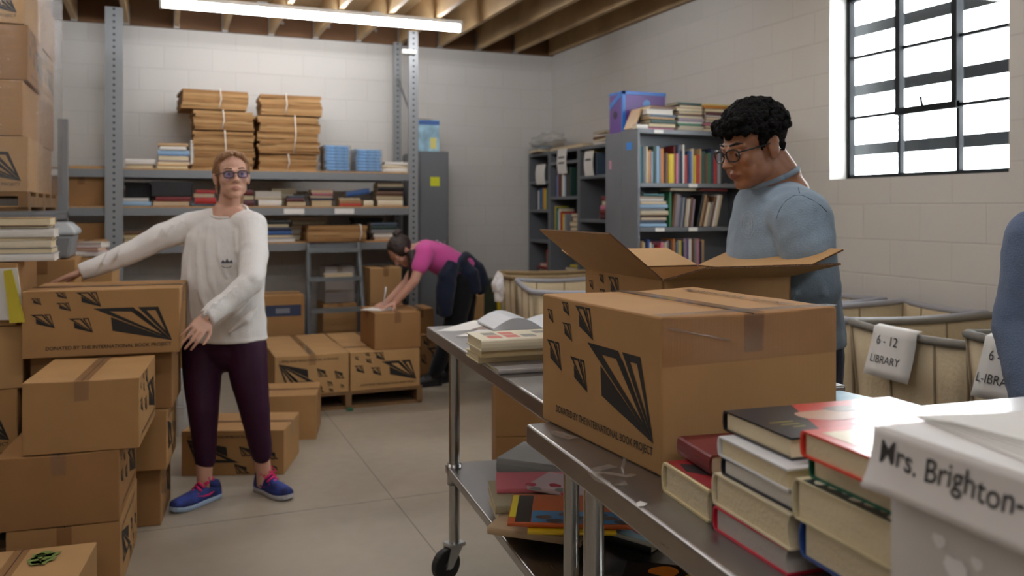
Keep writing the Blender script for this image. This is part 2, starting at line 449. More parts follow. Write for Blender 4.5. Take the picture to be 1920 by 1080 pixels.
# --- the big box on the near table: near corner and two sides
pN = C(.266, 1.52, TH); pL = C(.069, 1.944, TH)
eL = (pL - pN); aL = atan2(eL.y, eL.x)      # long printed side runs along aL
BW, BD, BH = .419, .467, .285
rotA = aL - pi / 2
big = carton('large closed box with a big paper plane print, on the near steel table', by_corner(pN, rotA, BW, BD, (-1, -1)), rotA, BW, BD, BH, ('left',), 'd', card)
# torn tape, scuffs and handwriting on top of that box
hw = MB()
vs, fs = text_mesh('MIDDLE SCHOOL / ACE PREP', .030, 0.0004, .9, .1)
for v in vs: v.rotate(Euler((0, 0, -pi / 2)))
hw.add([(v.x + .13, v.y + .17, BH + .0018) for v in vs], fs)
hw.build('handwriting', ink, big)
ft = MB(); ft.box(-.21, .21, -BD / 2 - .0022, -BD / 2 - .0018, BH - .09, BH + .0015); ft.box(-.21, .21, -BD / 2 - .0018, -BD / 2 + .03, BH + .0018, BH + .0022)
ft.build('end_tape', glassy('shiny packing tape', (0.98, 0.955, 0.93), 0.015, 0.22, 0.0), big)
fold = MB(); fold.tube([(-.195, -BD / 2 - .004, BH - .02), (-.12, -BD / 2 - .006, BH - .036), (-.06, -BD / 2 - .004, BH - .05)], .0022, 6)
fold.build('tape_crease', clearf, big, smooth=True)

# --- open box on the further table
q0 = C(.403, 2.277, TH); rO = radians(21.2) - YAW
OW, OD = .419, .467
ob = thing('open_cardboard_box', 'open empty cardboard box with four flaps spread, in front of the man', 'box', by_corner(q0, rO, OW, OD, (-1, -1)), rO)
s = MB(); tk = .005
s.box(-OW / 2, OW / 2, -OD / 2, -OD / 2 + tk, 0, BH); s.box(-OW / 2, OW / 2, OD / 2 - tk, OD / 2, 0, BH)
s.box(-OW / 2, -OW / 2 + tk, -OD / 2, OD / 2, 0, BH); s.box(OW / 2 - tk, OW / 2, -OD / 2, OD / 2, 0, BH)
s.box(-OW / 2, OW / 2, -OD / 2, OD / 2, 0, tk)
s.build('shell', card, ob)
edge = mat('corrugated edge', '#6f4d2e', 0.9, bump=1.0, bscale=260)
def flap(hx, hy, ax, length, ang, sgn, skew=0.0):
    """flap from a hinge line; ax 'x' = hinge along x at y=hy; ang above horizontal, folding outward"""
    b = MB(); c, s_ = cos(ang), sin(ang); FL = length
    W2 = (OW if ax == 'x' else OD) / 2
    n = 5
    def P(u, t, off):
        a = skew * t
        if ax == 'x': return Vector((u + a, hy + sgn * (t * c - off * s_), BH + t * s_ + off * c))
        return Vector((hx + sgn * (t * c - off * s_), u + a, BH + t * s_ + off * c))
    vs = [P(u, t, o) for o in (0, tk) for t in (0, FL) for u in (-W2 + .003, W2 - .003)]
    b.add(vs, [(0, 1, 3, 2), (4, 6, 7, 5)], 0); b.add(vs, [(0, 4, 5, 1), (2, 3, 7, 6), (0, 2, 6, 4), (1, 5, 7, 3)], 1)
    return b.build('flap', [card2, edge], ob)
flap(-OW / 2, 0, 'y', .205, radians(38), -1)         # left flap
flap(OW / 2 , 0, 'y', .205, radians(20), 1)         # right flap
flap(0, -OD / 2, 'x', .20, radians(13), -1, .03)     # near flap
flap(0, OD / 2, 'x', .20, radians(14), 1)            # far flap
pf = MB()
for q in SMALL[:4]: plane_logo(pf, *q, OD, BH)
Mf = face_M('left', OW, OD); pf.v = [Mf @ v for v in pf.v]; pf.build('printed_logo', ink, ob)

# --- boxes on the left of the room
BX = .26
r1 = radians(16.5) - YAW
W1, D1 = .384, .505
def from_px(label, px, py, ztop, h, w, d, rot, corner=(1, -1), **k):
    p = G(px, py, ztop); p.z = ztop - h
    return carton(label, by_corner(p, rot, w, d, corner), rot, w, d, h, **k)
from_px('sealed box on top of the nearest stack, glossy tape torn along its lid', 261, 707, 3 * BX, BX, W1, D1, r1, prints=('right',), m=card)
from_px('sealed box in the middle of the nearest stack, wider than the one above it', 224, 843, 2 * BX, BX, .40, .52, r1 + .02, prints=('right',), m=card3)
from_px('sealed box at the bottom of the nearest stack, planes printed upside down', 226, 976, BX, BX - .002, .37, .52, r1 + .02, prints=('right',), m=card, flip=True)
bgr = from_px('sealed box with a green mark on its lid, on the floor before the nearest stack', 182, 1015, BX, BX, .45, .40, r1 - .02, corner=(1, 1), m=card2)
gm = MB()
rg = random.Random(4)
for k in range(11):
    a = k / 11 * 2 * pi; cx, cy = .085 + .045 * cos(a) * rg.uniform(.3, 1), .09 + .05 * sin(a) * rg.uniform(.3, 1)
    l, w_ = rg.uniform(.02, .035), rg.uniform(.012, .02); th = rg.uniform(0, pi)
    gm.add([(cx + l * cos(th), cy + l * sin(th), BX + .0019), (cx - w_ * sin(th), cy + w_ * cos(th), BX + .0019), (cx - l * cos(th), cy - l * sin(th), BX + .0019), (cx + w_ * sin(th), cy - w_ * cos(th), BX + .0019)], [(0, 1, 2, 3)])
gm.build('green_mark', mat('green paint', '#6f8440', 0.7), bgr)
# second column, further back
r2 = radians(15.5) - YAW
for i, (px, py, lab, fl_) in enumerate([(307, 985, 'sealed box at the floor of the second stack, behind the nearest stack', 0), (318, 880, 'sealed box in the middle of the second stack, small planes on its side', 1), (328, 765, 'sealed box on the second stack, carrying the box the woman holds', 0)]):
    p = G(px, py, i * BX)
    carton(lab, by_corner(p - RGT * .012, r2, .49 if i == 0 else .56, .36, (1, -1)), r2, .49 if i == 0 else .56, .36, BX - .001, ('right',) if i < 2 else (), m=(card3, card, card3)[i], flip=bool(fl_))
# the held box
rh = radians(17) - YAW
ph = G(337, 660, 3 * BX)
HB = carton('long sealed box with planes printed on its side, held by the woman in white', by_corner(ph, rh, .605, .42, (1, -1)), rh, .605, .42, .278, ('front',), 'w', card)
# boxes on the floor behind the woman
p = G(340, 893, 0); r3 = radians(3) - YAW
carton('low sealed box on the floor behind the woman, a plane printed on it', by_corner(p, r3, .53, .40, (-1, -1)), r3, .53, .40, .235, ('front',), 'w', card, flip=True)
p = G(402, 850, 0); carton('sealed box on the floor between the woman and the pallet', by_corner(C(-1.60, 5.10, 0), r3 + .1, .42, .40, (-1, -1)), r3 + .1, .42, .40, .27, (), 'w', card)
# pallet boxes
palw = mat('pallet wood', '#7d5f3e', 0.8, var=.2, vscale=8)
def pallet(label, x, y, w, d, z=0.0, h=.125):
    t = thing('pallet', label, 'pallet', (x, y, z))
    for i in range(5): MB().box(-w / 2, w / 2, -d / 2 + i * (d - .1) / 4, -d / 2 + .1 + i * (d - .1) / 4, h - .02, h).build('deck_board', palw, t)
    for x_ in (-w / 2, -.02, w / 2 - .04): MB().box(x_, x_ + .04, -d / 2, d / 2, .018, h - .02).build('stringer', palw, t)
    for y_ in (-d / 2 + .02, -.045, d / 2 - .11): MB().box(-w / 2, w / 2, y_, y_ + .09, 0, .018).build('bottom_board', palw, t)
    return t
pz = .125
pallet('wooden pallet under the four boxes where the woman in pink writes', 1.19, 6.42, 1.06, 1.0)
PB = [('sealed box at the front of the pallet, plane upside down, nearer the woman in white', .94, 6.16, 1, True), ('sealed box at the front of the pallet, under the upright writing box', 1.45, 6.16, 1, False),
      ('sealed box at the rear of the pallet, beside the step ladder', .94, 6.66, 0, False), ('sealed box at the rear of the pallet, behind the writing box', 1.45, 6.66, 0, False)]
for i, (lab, x, y, pr, fl_) in enumerate(PB):
    carton(lab, (x, y, pz), 0, .50, .49, .27 + (.004 if i == 0 else 0), ('front',) if pr else (), 'd' if i != 1 else 'w', card2, flip=fl_)
gs = tag(MB().box(-.02, .02, -.02, .02, 0, .017).build('green_clip', mat('green plastic', '#2d6b4f', .4), loc=(1.19, 5.885, .0)), 'small green plastic block on the floor before the pallet', 'block')
wb = carton('upright box on the pallet, used as a desk by the woman in pink', (1.545, 6.155 + .02, pz + .2715), 0, .335, .47, .26, (), 'd', card3)
# boxes under and beside the back shelving
def fb(label, px, ptop, pbot, x0, z0, Z, d=.4, m=None, **k):
    pass
blab = carton('box with a dark blue label under the shelves, left of the ladder', C(-1.90, 7.02, .36), -.02, .33, .35, .34, (), 'w', card)
lb = MB(); lb.box(-.14, .14, -.1775, -.1765, .17, .26); lb.build('blue_label', mat('navy label', '#2c3a58', .5), blab)
lb = MB(); lb.box(-.06, .05, -.1782, -.1775, .195, .235); lb.build('label_patch', mat('pale label', '#7b7f8c', .5), blab)
carton('box carrying the blue labelled box under the shelves', C(-1.93, 7.04, 0), 0, .36, .36, .3585, (), 'w', card3)
carton('upper box behind the bent woman, below the third shelf', C(-1.165, 7.61, .57), .0, .28, .34, .31, (), 'd', card2)
carton('lower box behind the bent woman, partly hidden by the pallet boxes', C(-1.165, 7.61, 0), .0, .29, .36, .5685, (), 'd', card)
carton('box on the floor beside the bent woman, at the foot of the locker', C(-.74, 7.08, 0), .0, .38, .40, .38, ('front',), 'd', card3)
carton('small box on the floor box behind the bent woman', C(-.80, 7.10, .3805), .0, .22, .30, .20, (), 'd', card)
carton('box behind the legs of the bent woman, against the back wall', C(-.34, 7.95, 0), .0, .36, .40, .38, (), 'd', card)
carton('small box on the box against the back wall, right of the locker', C(-.40, 7.96, .3805), .0, .22, .3, .22, (), 'd', card2)
# ================================================================== BOOKS
PAGE = mat('page edges', '#d8c9a8', 0.85, bump=0.25, bscale=160)
PAGEW = mat('white page edges', '#d9d4cc', 0.85, bump=0.25, bscale=160)
COLS = {'navy': '#232c4a', 'black': '#1d1c1e', 'dark red': '#6d1f20', 'red': '#a82a26', 'orange': '#c9792f', 'yellow': '#d4b92c', 'green': '#2f6b49', 'dark green': '#24423a', 'teal': '#35737a', 'blue': '#2f5fa6',
        'pale blue': '#8fb0cc', 'white': '#d9d6d0', 'cream': '#d3c7ae', 'grey': '#85868a', 'brown': '#6a4a34', 'tan': '#b3936a', 'pink': '#c9798f', 'purple': '#5b447c', 'maroon': '#512029', 'beige': '#b9ab91', 'slate': '#4a5a6c', 'mauve': '#8b7a86'}
def cover(c): return mat(c + ' book cover', COLS[c], 0.42, spec=0.5)
# book axes: spine along y at x = 0 (facing -x), thickness along z
UP_NEGY = Matrix(((0, 0, 1), (1, 0, 0), (0, 1, 0))).to_4x4()       # upright, spine towards -Y, row along +X
UP_NEGX = Matrix(((1, 0, 0), (0, 0, -1), (0, 1, 0))).to_4x4()      # upright, spine towards -X, row along -Y
def book(label, M, w, h, t, col, group=None, detail=False, cat='book', page=None, name='book', coverm=None, board=.0028, ov=.004):
    """w page width, h height along the spine, t thickness; M places it"""
    cm = coverm or cover(col); pm = page or PAGE
    c = MB()
    n = 5
    out = []; inn = []
    for k in range(n + 1):
        a = -pi / 2 + pi * k / n
        out.append((-t * .16 * cos(a), t / 2 + t / 2 * sin(a))); inn.append((-t * .16 * cos(a) + board, t / 2 + (t / 2 - board) * sin(a)))
    prof = [(w, 0)] + out + [(w, t), (w, t - board)] + inn[::-1] + [(w, board)]
    # prof lies in x,z ; extruded along y in quads
    m = len(prof)
    vs = [Vector((p[0], y, p[1])) for y in (-h / 2, h / 2) for p in prof]
    fs = [(i, m + i, m + (i + 1) % m, (i + 1) % m) for i in range(m)]
    L = m // 2
    for k in range(L - 1):
        a, b_, c_, d = k, k + 1, m - 2 - k, m - 1 - k
        fs.append((a, b_, c_, d)); fs.append((m + d, m + c_, m + b_, m + a))
    c.add(vs, fs, 0)
    pg = (board, w - ov, -h / 2 + ov, h / 2 - ov, board * .9, t - board * .9)
    if not detail:
        c.box(*pg, mi=1)
        o = c.build(name, [cm, pm]); o.matrix_world = M
        return tag(o, label, cat, group)
    o = thing(name, label, cat, group=group); o.matrix_world = M
    c.build('cover', cm, o)
    p = MB(); nn = 8
    # page block with hollowed fore edge
    prof = [(pg[0], pg[4]), (pg[1], pg[4])] + [(pg[1] - t * .12 * sin(pi * k / nn), pg[4] + (pg[5] - pg[4]) * k / nn) for k in range(1, nn)] + [(pg[1], pg[5]), (pg[0], pg[5])]
    mm = len(prof); vs = [Vector((q[0], y, q[1])) for y in (pg[2], pg[3]) for q in prof]
    p.add(vs, [(i, mm + i, mm + (i + 1) % mm, (i + 1) % mm) for i in range(mm)] + [tuple(range(mm)), tuple(range(2 * mm - 1, mm - 1, -1))])
    p.build('page_block', pm, o)
    return o
def lay(x, y, z, rz): return Matrix.Translation((x, y, z)) @ Matrix.Rotation(rz, 4, 'Z')

# ================================================================== STEEL SHELVING AGAINST THE BACK WALL
shm = mat('grey shelving steel', '#7b7e82', 0.45, 0.25)
def perforated():
    m = mat('punched grey upright', '#8a8d90', 0.45, 0.25); nt = m.node_tree; L = nt.links.new; b = nt.nodes['Principled BSDF']
    tc = nd(nt, 'ShaderNodeTexCoord'); sp = nd(nt, 'ShaderNodeSeparateXYZ'); L(tc.outputs['Object'], sp.inputs[0])
    def M(op, a, bb):
        n = nd(nt, 'ShaderNodeMath', operation=op)
        for i, v in enumerate((a, bb)):
            if v is None: continue
            if isinstance(v, float): n.inputs[i].default_value = v
            else: L(v, n.inputs[i])
        return n.outputs[0]
    zz = M('SUBTRACT', M('FRACT', M('DIVIDE', sp.outputs[2], .05), None), .5)
    xx = M('DIVIDE', sp.outputs[0], .05)
    rr = M('ADD', M('MULTIPLY', zz, zz), M('MULTIPLY', xx, xx))
    hole = M('LESS_THAN', rr, .040)
    mx = nd(nt, 'ShaderNodeMix', data_type='RGBA'); mx.inputs['A'].default_value = srgb('#8a8d90'); mx.inputs['B'].default_value = srgb('#33363a')
    L(hole, mx.inputs['Factor']); L(mx.outputs['Result'], b.inputs['Base Color'])
    return m
post = perforated()
board = mat('particle board', '#b58f62', 0.8, var=.15, vscale=30)
SX0, SX1, SY0, SY1 = -.36, 2.08, 7.45, 8.05
LEV = [1.72, 1.415, 1.11]
shelf = thing('shelving_unit', 'tall grey steel shelving with particle board shelves along the back wall', 'shelving', (0, SY0, 0))
for x, wd_ in ((SX0 - .005, .13), (SX1, .085), (-2.75, .09)):
    MB().box(-wd_ / 2, wd_ / 2, -.012, .03, 0, 2.99).build('post', post, shelf, (x, 0, 0))
    MB().box(-.035, .035, 0, .04, 0, 2.99).build('post', post, shelf, (x, SY1 - SY0 - .05, 0))
    for z in (.4, 1.3, 2.2):
        MB().tube([(x, .02, z), (x, SY1 - SY0 - .03, z + .45)], .010, 6).build('brace', shm, shelf)
for xa, xb in ((SX0, SX1), (-2.75, SX0)):
    for z in LEV:
        bm_ = MB()
        for y in (0.0, SY1 - SY0 - .03): bm_.box(xa + .045, xb - .035, y, y + .03, z - .075, z - .012)
        bm_.build('beam', shm, shelf)
        MB().box(xa + .03, xb - .03, .004, SY1 - SY0, z - .012, z).build('shelf_board', board, shelf)
lab = mat('paper label', '#e8e6e2', 0.6)
for x, z in ((1.03, LEV[1]), (1.46, LEV[1]), (-.78, LEV[0])):
    MB().box(x - .085, x + .085, -.003, -.0005, z - .066, z - .020).build('shelf_label', lab, shelf)
MB().box(-.06, .06, -.05, .0, 0, .035).build('small_white_box', whitep, shelf, (SX1 - .05, -.0, 2.78))  # small white box on the shelving post

def pile_x(px, Z): return C((px - 960) / FPX * Z, Z)
def sx(px, y=SY0 + .06):
    u = (px - 960) / FPX; d = FWD + RGT * u
    return d.x / d.y * y
def stack(x, y, z, specs, where, group, rz=0.0, jit=.12, seed=0, short=True, detail=False, spine=-pi / 2, up=True):
    """lying books from the bottom up; specs = (colour, w, h, t); spine faces the viewer or not"""
    r = random.Random(seed); n = len(specs); zz = z + .001
    for i, (c, w_, h_, t_) in enumerate(specs):
        pos = 'topmost' if i == n - 1 else ('lowest' if i == 0 else ORD[i + 1] + ' up')
        a = rz + r.uniform(-jit, jit); sp = r.random() < .6
        lb_ = ('%s book lying %s %s' % (c, pos, where)) if n > 1 else '%s book lying %s' % (c, where)
        # spine along the shelf, towards the aisle (rotated -90) or away
        rot = a + (pi / 2 if sp else -pi / 2)
        M = Matrix.Translation((x + r.uniform(-.01, .01), y + r.uniform(-.01, .01), zz)) @ Matrix.Rotation(rot, 4, 'Z') @ Matrix.Translation((-w_ / 2, 0, 0))
        book(lb_, M, w_, h_, t_, c, group, page=PAGEW if c in ('white', 'pale blue') else PAGE, detail=detail)
        zz += t_ + .0006
    return zz
S = 'on the back shelving'
def bk(c, t=.03, w=.16, h=.23): return (c, w, h, t)
g1 = 'loose books on the top back shelf'
yb = SY0 + .16
stack(sx(262), yb, LEV[0], [bk('brown', .03, .14, .2), bk('white', .045, .15, .22)], 'of the low pair, left end of top back shelf', g1, seed=1)
stack(sx(325), yb, LEV[0], [bk('yellow', .03, .17, .24), bk('red', .035, .16, .25), bk('blue', .045, .16, .24), bk('pale blue', .04, .16, .24), bk('white', .03, .15, .2), bk('tan', .028, .14, .23)], 'in the taller pile, left end of top back shelf', g1, seed=2, jit=.015)
Mx = Matrix.Translation((sx(325) + .131, yb - .08, LEV[0] + .001)) @ UP_NEGY
book('white book standing upright against the taller pile on the top back shelf', Mx @ Matrix.Translation((0, .14, 0)), .17, .20, .026, 'white', g1, page=PAGEW)
stack(sx(744), yb, LEV[0], [bk('white', .035, .16, .26), bk('cream', .03, .16, .25), bk('white', .028, .15, .22)], 'in the pile, right end of top back shelf', g1, seed=3)
# shrink wrapped blue book stacks
bluec = mat('blue printed cover', '#6fa0d2', .35, var=.5, vscale=22)
filmc = clearf
for i, (pa, pb, n, hh) in enumerate([(607, 655, 8, .027), (664, 714, 7, .027)]):
    xa, xb = sx(pa), sx(pb); xc = (xa + xb) / 2; ww = xb - xa
    for k in range(n):
        r = random.Random(k + 10 * i)
        M = Matrix.Translation((xc + r.uniform(-.006, .006) - (.008 * k / n if i == 0 else 0), yb, LEV[0] + .003 + k * (hh + .0005))) @ Matrix.Rotation(pi / 2, 4, 'Z') @ Matrix.Translation((-.14, 0, 0))
        book('blue paperback, %s from the bottom of the %s shrink wrapped stack' % (ORD[k + 1], ('taller', 'shorter')[i]), M, .28, ww - .02, hh, 'blue', 'blue paperbacks in shrink wrapped stacks', page=PAGEW, coverm=bluec)
    fm = MB(); fm.box(xc - ww / 2 - .012, xc + ww / 2 + .006, yb - .15, yb + .15, LEV[0] + .001, LEV[0] + n * (hh + .0005) + .008)
    tag(fm.build('shrink_wrap', filmc, bevel=.004), 'clear film wrapped around the %s stack of blue paperbacks' % ('taller', 'shorter')[i], 'film')

# flattened cardboard bundles: each sheet is a folded box
g2 = 'flattened boxes bundled with string'
strm = mat('white string', '#e3ddd4', .8)
def bundle(px0, px1, z, n, t, tint, where, rz=0.0, depth=.46, seed=0, yc=.30, strx=.5):
    r = random.Random(seed); x0, x1 = sx(px0), sx(px1); w_ = x1 - x0; xc = (x0 + x1) / 2
    zz = z
    for k in range(n):
        b = MB(); a = .009
        q = t / 2
        off = r.uniform(-.010, .010)
        # two leaves folded over, edges slightly wavy, a slot where the flaps part
        wv = [r.uniform(-.004, .004) for _ in range(7)]
        for lv in range(2):
            rings = []
            for i in range(7):
                x = -w_ / 2 + off + w_ * i / 6
                zc = zz + lv * q + .0006
                rings.append([(x, -depth / 2 + wv[i] + lv * .003, zc), (x, depth / 2 + wv[i], zc), (x, depth / 2 + wv[i], zc + q - .0014), (x, -depth / 2 + wv[i] + lv * .003, zc + q - .0014)])
            b.loft([[Vector(p) for p in rg_] for rg_ in rings])
        o = b.build('flattened_box', (card, card2, card3)[(k + seed) % 3], loc=(xc, SY0 + yc, 0), rot=rz + r.uniform(-.03, .03))
        tag(o, 'flattened brown box, %s up in the %s' % (ORD[k + 1], where), 'flattened box', g2)
        zz += t
    sgn = MB(); xs = xc + (strx - .5) * w_
    p = [(xs - .012, SY0 + yc - depth / 2 - .026, z + .006), (xs + .006, SY0 + yc - depth / 2 - .026, (z + zz) / 2), (xs - .002, SY0 + yc - depth / 2 - .024, zz + .0065), (xs, SY0 + yc + depth / 2 + .024, zz + .0065), (xs, SY0 + yc + depth / 2 + .024, z + .006)]
    sgn.tube(p, .0048, 6)
    tag(sgn.build('string', strm, smooth=True), 'white string tied around the %s' % where, 'string', 'strings round the flattened boxes')
    return zz + .0125
z1 = LEV[0] + .001
z2 = bundle(362, 476, z1, 12, .0265, 0, 'bottom bundle of the left cardboard pile', .0, seed=1, strx=.52)
z2 = bundle(362, 474, z2, 6, .0265, 0, 'middle bundle of the left cardboard pile', .02, seed=2, strx=.5)
bundle(338, 462, z2, 6, .0265, 0, 'top bundle of the left cardboard pile', .06, seed=3, strx=.6)
z2 = bundle(486, 594, z1, 5, .0265, 0, 'bottom bundle of the right cardboard pile', .0, seed=4, strx=.5)
z2 = bundle(484, 598, z2, 12, .0265, 0, 'middle bundle of the right cardboard pile', .02, seed=5, strx=.6)
bundle(490, 604, z2, 6, .029, 0, 'top bundle of the right cardboard pile', -.03, seed=6, strx=.4)
# a sheet standing beside the right pile

# second shelf
g3 = 'books on the second back shelf'
y2 = SY0 + .17; z = LEV[1]
stack(sx(257), y2, z, [bk('pale blue', .035, .17, .21), bk('white', .03, .17, .19)], 'at the left end of the second back shelf', g3, seed=7, jit=.05)
crate = mat('black plastic', '#1c1d20', .5)
def crate_box(x, y, z, w_, d_, h_, label):
    t = thing('storage_crate', label, 'crate', (x, y, z))
    b = MB(); b.box(-w_ / 2, w_ / 2, -d_ / 2, -d_ / 2 + .008, 0, h_); b.box(-w_ / 2, w_ / 2, d_ / 2 - .008, d_ / 2, 0, h_); b.box(-w_ / 2, -w_ / 2 + .008, -d_ / 2, d_ / 2, 0, h_); b.box(w_ / 2 - .008, w_ / 2, -d_ / 2, d_ / 2, 0, h_); b.box(-w_ / 2, w_ / 2, -d_ / 2, d_ / 2, 0, .008)
    b.build('tub', crate, t, bevel=.003)
    r = MB(); r.box(-w_ / 2 - .008, w_ / 2 + .008, -d_ / 2 - .008, -d_ / 2, h_ - .03, h_); r.box(-w_ / 2 - .008, w_ / 2 + .008, d_ / 2, d_ / 2 + .008, h_ - .03, h_)
    for i in range(4): r.box(-w_ / 2 + .03 + i * (w_ - .06) / 4, -w_ / 2 + .05 + i * (w_ - .06) / 4, -d_ / 2 - .005, -d_ / 2, .02, h_ - .03)
    r.build('rim', crate, t)
    return t
crate_box(sx(258), SY0 + .42, z + .001, .20, .22, .20, 'black plastic crate behind the white books on the second back shelf')
zz = stack(sx(323), y2, z, [bk('red', .04, .2, .28), bk('dark red', .035, .2, .27)], 'under the black crate on the second back shelf', g3, seed=8, jit=.02)
crate_box(sx(322), y2 + .02, zz + .001, .31, .24, .125, 'black plastic crate on two red books on the second back shelf')
stack(sx(385), y2, z, [bk('slate', .02, .18, .2), bk('red', .05, .17, .17), bk('pink', .035, .16, .17), bk('red', .03, .16, .16)], 'in the red pile left of the woman in white', g3, seed=9, jit=.06)
stack(sx(458), y2, z, [bk('maroon', .05, .17, .16), bk('navy', .04, .16, .15), bk('dark red', .05, .16, .16)], 'in the dark pile right of the woman in white', g3, seed=10)
stack(sx(505), y2, z, [bk('white', .055, .17, .19), bk('cream', .022, .17, .22), bk('white', .05, .16, .22)], 'in the white pile on the second back shelf', g3, seed=11)
stack(sx(538), y2 + .20, z, [bk('brown', .06, .16, .2), bk('beige', .05, .16, .2), bk('cream', .045, .17, .22)], 'in the pile behind the white pile, second back shelf', g3, seed=12)
stack(sx(556), y2 - .02, z, [bk('dark red', .04, .16, .16), bk('maroon', .03, .15, .15), bk('slate', .02, .14, .14)], 'in the low dark pile on second back shelf', g3, seed=13, jit=.05)
stack(sx(605), y2, z, [bk('cream', .05, .16, .18), bk('navy', .02, .16, .2), bk('mauve', .022, .15, .2), bk('pink', .018, .15, .18), bk('red', .03, .15, .2)], 'in the mixed pile left of the blue binder', g3, seed=14, jit=.06)
stack(sx(657), y2, z, [bk('red', .022, .17, .2), bk('tan', .03, .16, .2), bk('cream', .02, .16, .19)], 'under the blue binder on the second back shelf', g3, seed=15, jit=.03)
Mb = Matrix.Translation((sx(672), y2, z + .098)) @ Matrix.Rotation(-.16, 4, 'Y') @ Matrix.Rotation(pi / 2, 4, 'Z') @ Matrix.Translation((-.1, 0, 0))
book('slanted blue binder lying over books on the second back shelf', Mb, .17, .21, .045, 'blue', g3)
book('small cream book lying between the binder pile and the tall dark pile', Matrix.Translation((sx(691), y2 - .02, z + .001)) @ Matrix.Rotation(pi / 2, 4, 'Z') @ Matrix.Translation((-.08, 0, 0)), .15, .085, .05, 'cream', g3)
stack(sx(733), y2, z, [bk('cream', .055, .18, .23), bk('maroon', .04, .18, .25), bk('brown', .04, .18, .24), bk('black', .035, .18, .24), bk('brown', .035, .17, .24), bk('grey', .02, .17, .22)], 'in the tall dark pile, right of second back shelf', g3, seed=16, jit=.06)
# third shelf
g4 = 'books on the third back shelf'; z = LEV[2]; y3 = SY0 + .17
stack(sx(520), y3, z, [bk('pale blue', .03, .22, .28), bk('navy', .03, .2, .24), bk('blue', .03, .2, .24), bk('navy', .03, .2, .22), bk('dark green', .03, .19, .22), bk('black', .03, .18, .22)], 'in the blue pile on the third back shelf', g4, seed=17, jit=.05)
zz = stack(sx(588), SY0 + .46, z, [bk('tan', .05, .2, .3), bk('cream', .045, .2, .32), bk('tan', .04, .19, .3), bk('brown', .04, .19, .3), bk('cream', .035, .19, .34)], 'in the pile behind the loose flat boxes, third shelf', g4, seed=18, jit=.04)
zq = bundle(572, 682, z + .001, 5, .027, 0, 'loose pile hanging over the third back shelf', .04, yc=.12, depth=.32, seed=8, strx=.9)
stack(sx(722), y3 - .02, z, [bk('red', .03, .17, .2), bk('white', .03, .17, .2), bk('grey', .035, .17, .24), bk('dark green', .03, .16, .23), bk('slate', .03, .16, .24)], 'in the pile above the bent woman, third back shelf', g4, seed=19, jit=.05)
crate_box(sx(705), SY0 + .45, z + .001, .26, .2, .20, 'dark crate at the rear of the third back shelf')
stack(sx(255), y3, z, [bk('dark red', .04, .17, .2), bk('yellow', .03, .16, .2), bk('brown', .03, .16, .18)], 'behind the outstretched arm on the third back shelf', g4, seed=20, jit=.1)
# left bay
carton('brown wooden looking carton on the second shelf of the left bay', (sx(152), SY0 + .25, LEV[1] + .001), 0, .43, .36, .245, (), 'd', card3, name='carton')
carton('wide dark carton on the third shelf of the left bay', (sx(150), SY0 + .30, LEV[2] + .001), 0, .45, .4, .17, (), 'w', card3, name='carton')
tag(MB().box(-.2, .2, -.16, .16, 0, .012).build('cardboard_sheet', card2, loc=(sx(165), SY0 + .2, LEV[0] + .001)), 'flat cardboard sheet on the top shelf of the left bay', 'cardboard')
for i, (px, w_, h_) in enumerate([(250, .34, .42), (335, .34, .36)]):
    carton(('brown carton on the floor level of the shelving, near the thick post', 'brown carton on the floor level of the shelving, behind the woman in white')[i], (sx(px), SY0 + .3, .0), 0, w_, .45, h_ , (), 'd', card3, name='carton')
# under the ladder
carton('small white carton behind the step ladder', (sx(640), SY0 + .28, .56), 0, .26, .3, .32, (), 'd', mat('grey white carton', '#b7b2b0', .7), name='carton')
carton('brown carton carrying the small white carton behind the step ladder', (sx(640), SY0 + .28, .0), 0, .3, .34, .5595, (), 'd', card, name='carton')
# step ladder
lad = thing('step_ladder', 'grey step ladder leaning open in front of the third shelf', 'ladder', C(-2.15 * 1, 6.9, 0), 0)
lad.location = (C((627 - 960) / FPX * 7.3, 7.3)[0], SY0 - .22, 0)
lm = mat('ladder aluminium', '#7f868a', .4, .6)
for s in (-1, 1):
    MB().tube([(s * .245, -.12, 0), (s * .215, .14, 1.10)], .020, 8).build('rail', lm, lad)
    MB().tube([(s * .23, .18, 0.125 + .0), (s * .21, .16, 1.06)], .012, 6).build('rear_leg', lm, lad)
for z in (.28, .54, .80, 1.04):
    yy = -.12 + .26 * z / 1.1
    MB().box(-.225, .225, yy - .035, yy + .035, z - .02, z + .015).build('step', lm, lad)
stack(lad.location.x + .02, lad.location.y + .07, .815, [bk('cream', .026, .09, .24)], 'on the upper step of the step ladder', 'books on the ladder', seed=5, jit=.02)

# locker beside the shelving
lk = thing('locker', 'narrow grey steel locker with a yellow note, right of the shelving', 'locker', (0, 0, 0))
lkm = mat('grey locker paint', '#6f7378', .45, .2)
lx0, lx1 = sx(790, 7.5), sx(843, 7.55)
zt = 1.4 + (390 - 284) * 7.75 / FPX
MB().box(lx0, lx1, 7.58, 8.15, 0, zt).build('body', lkm, lk, bevel=.004)
MB().box(lx0 + .012, lx1 - .012, 7.568, 7.58, .06, zt - .02).build('door', lkm, lk, bevel=.002)
MB().box(lx1 - .05, lx1 - .035, 7.552, 7.568, 1.0, 1.1).build('handle', galv, lk)
zn = 1.4 + (390 - 340) * 7.75 / FPX
xn = sx(816, 7.56)
MB().box(xn - .045, xn + .045, 7.5655, 7.5668, zn - .04, zn + .045).build('sticky_note', mat('yellow paper', '#d8dc2f', .6), lk)
MB().box(lx0, lx1, 7.58, 8.10, zt, zt + .01).build('top_edge', lkm, lk)
pc = thing('picture_carton', 'blue and white printed carton with a yellow note on the locker', 'box', ((lx0 + lx1) / 2 - .025, 7.74, zt + .0105))
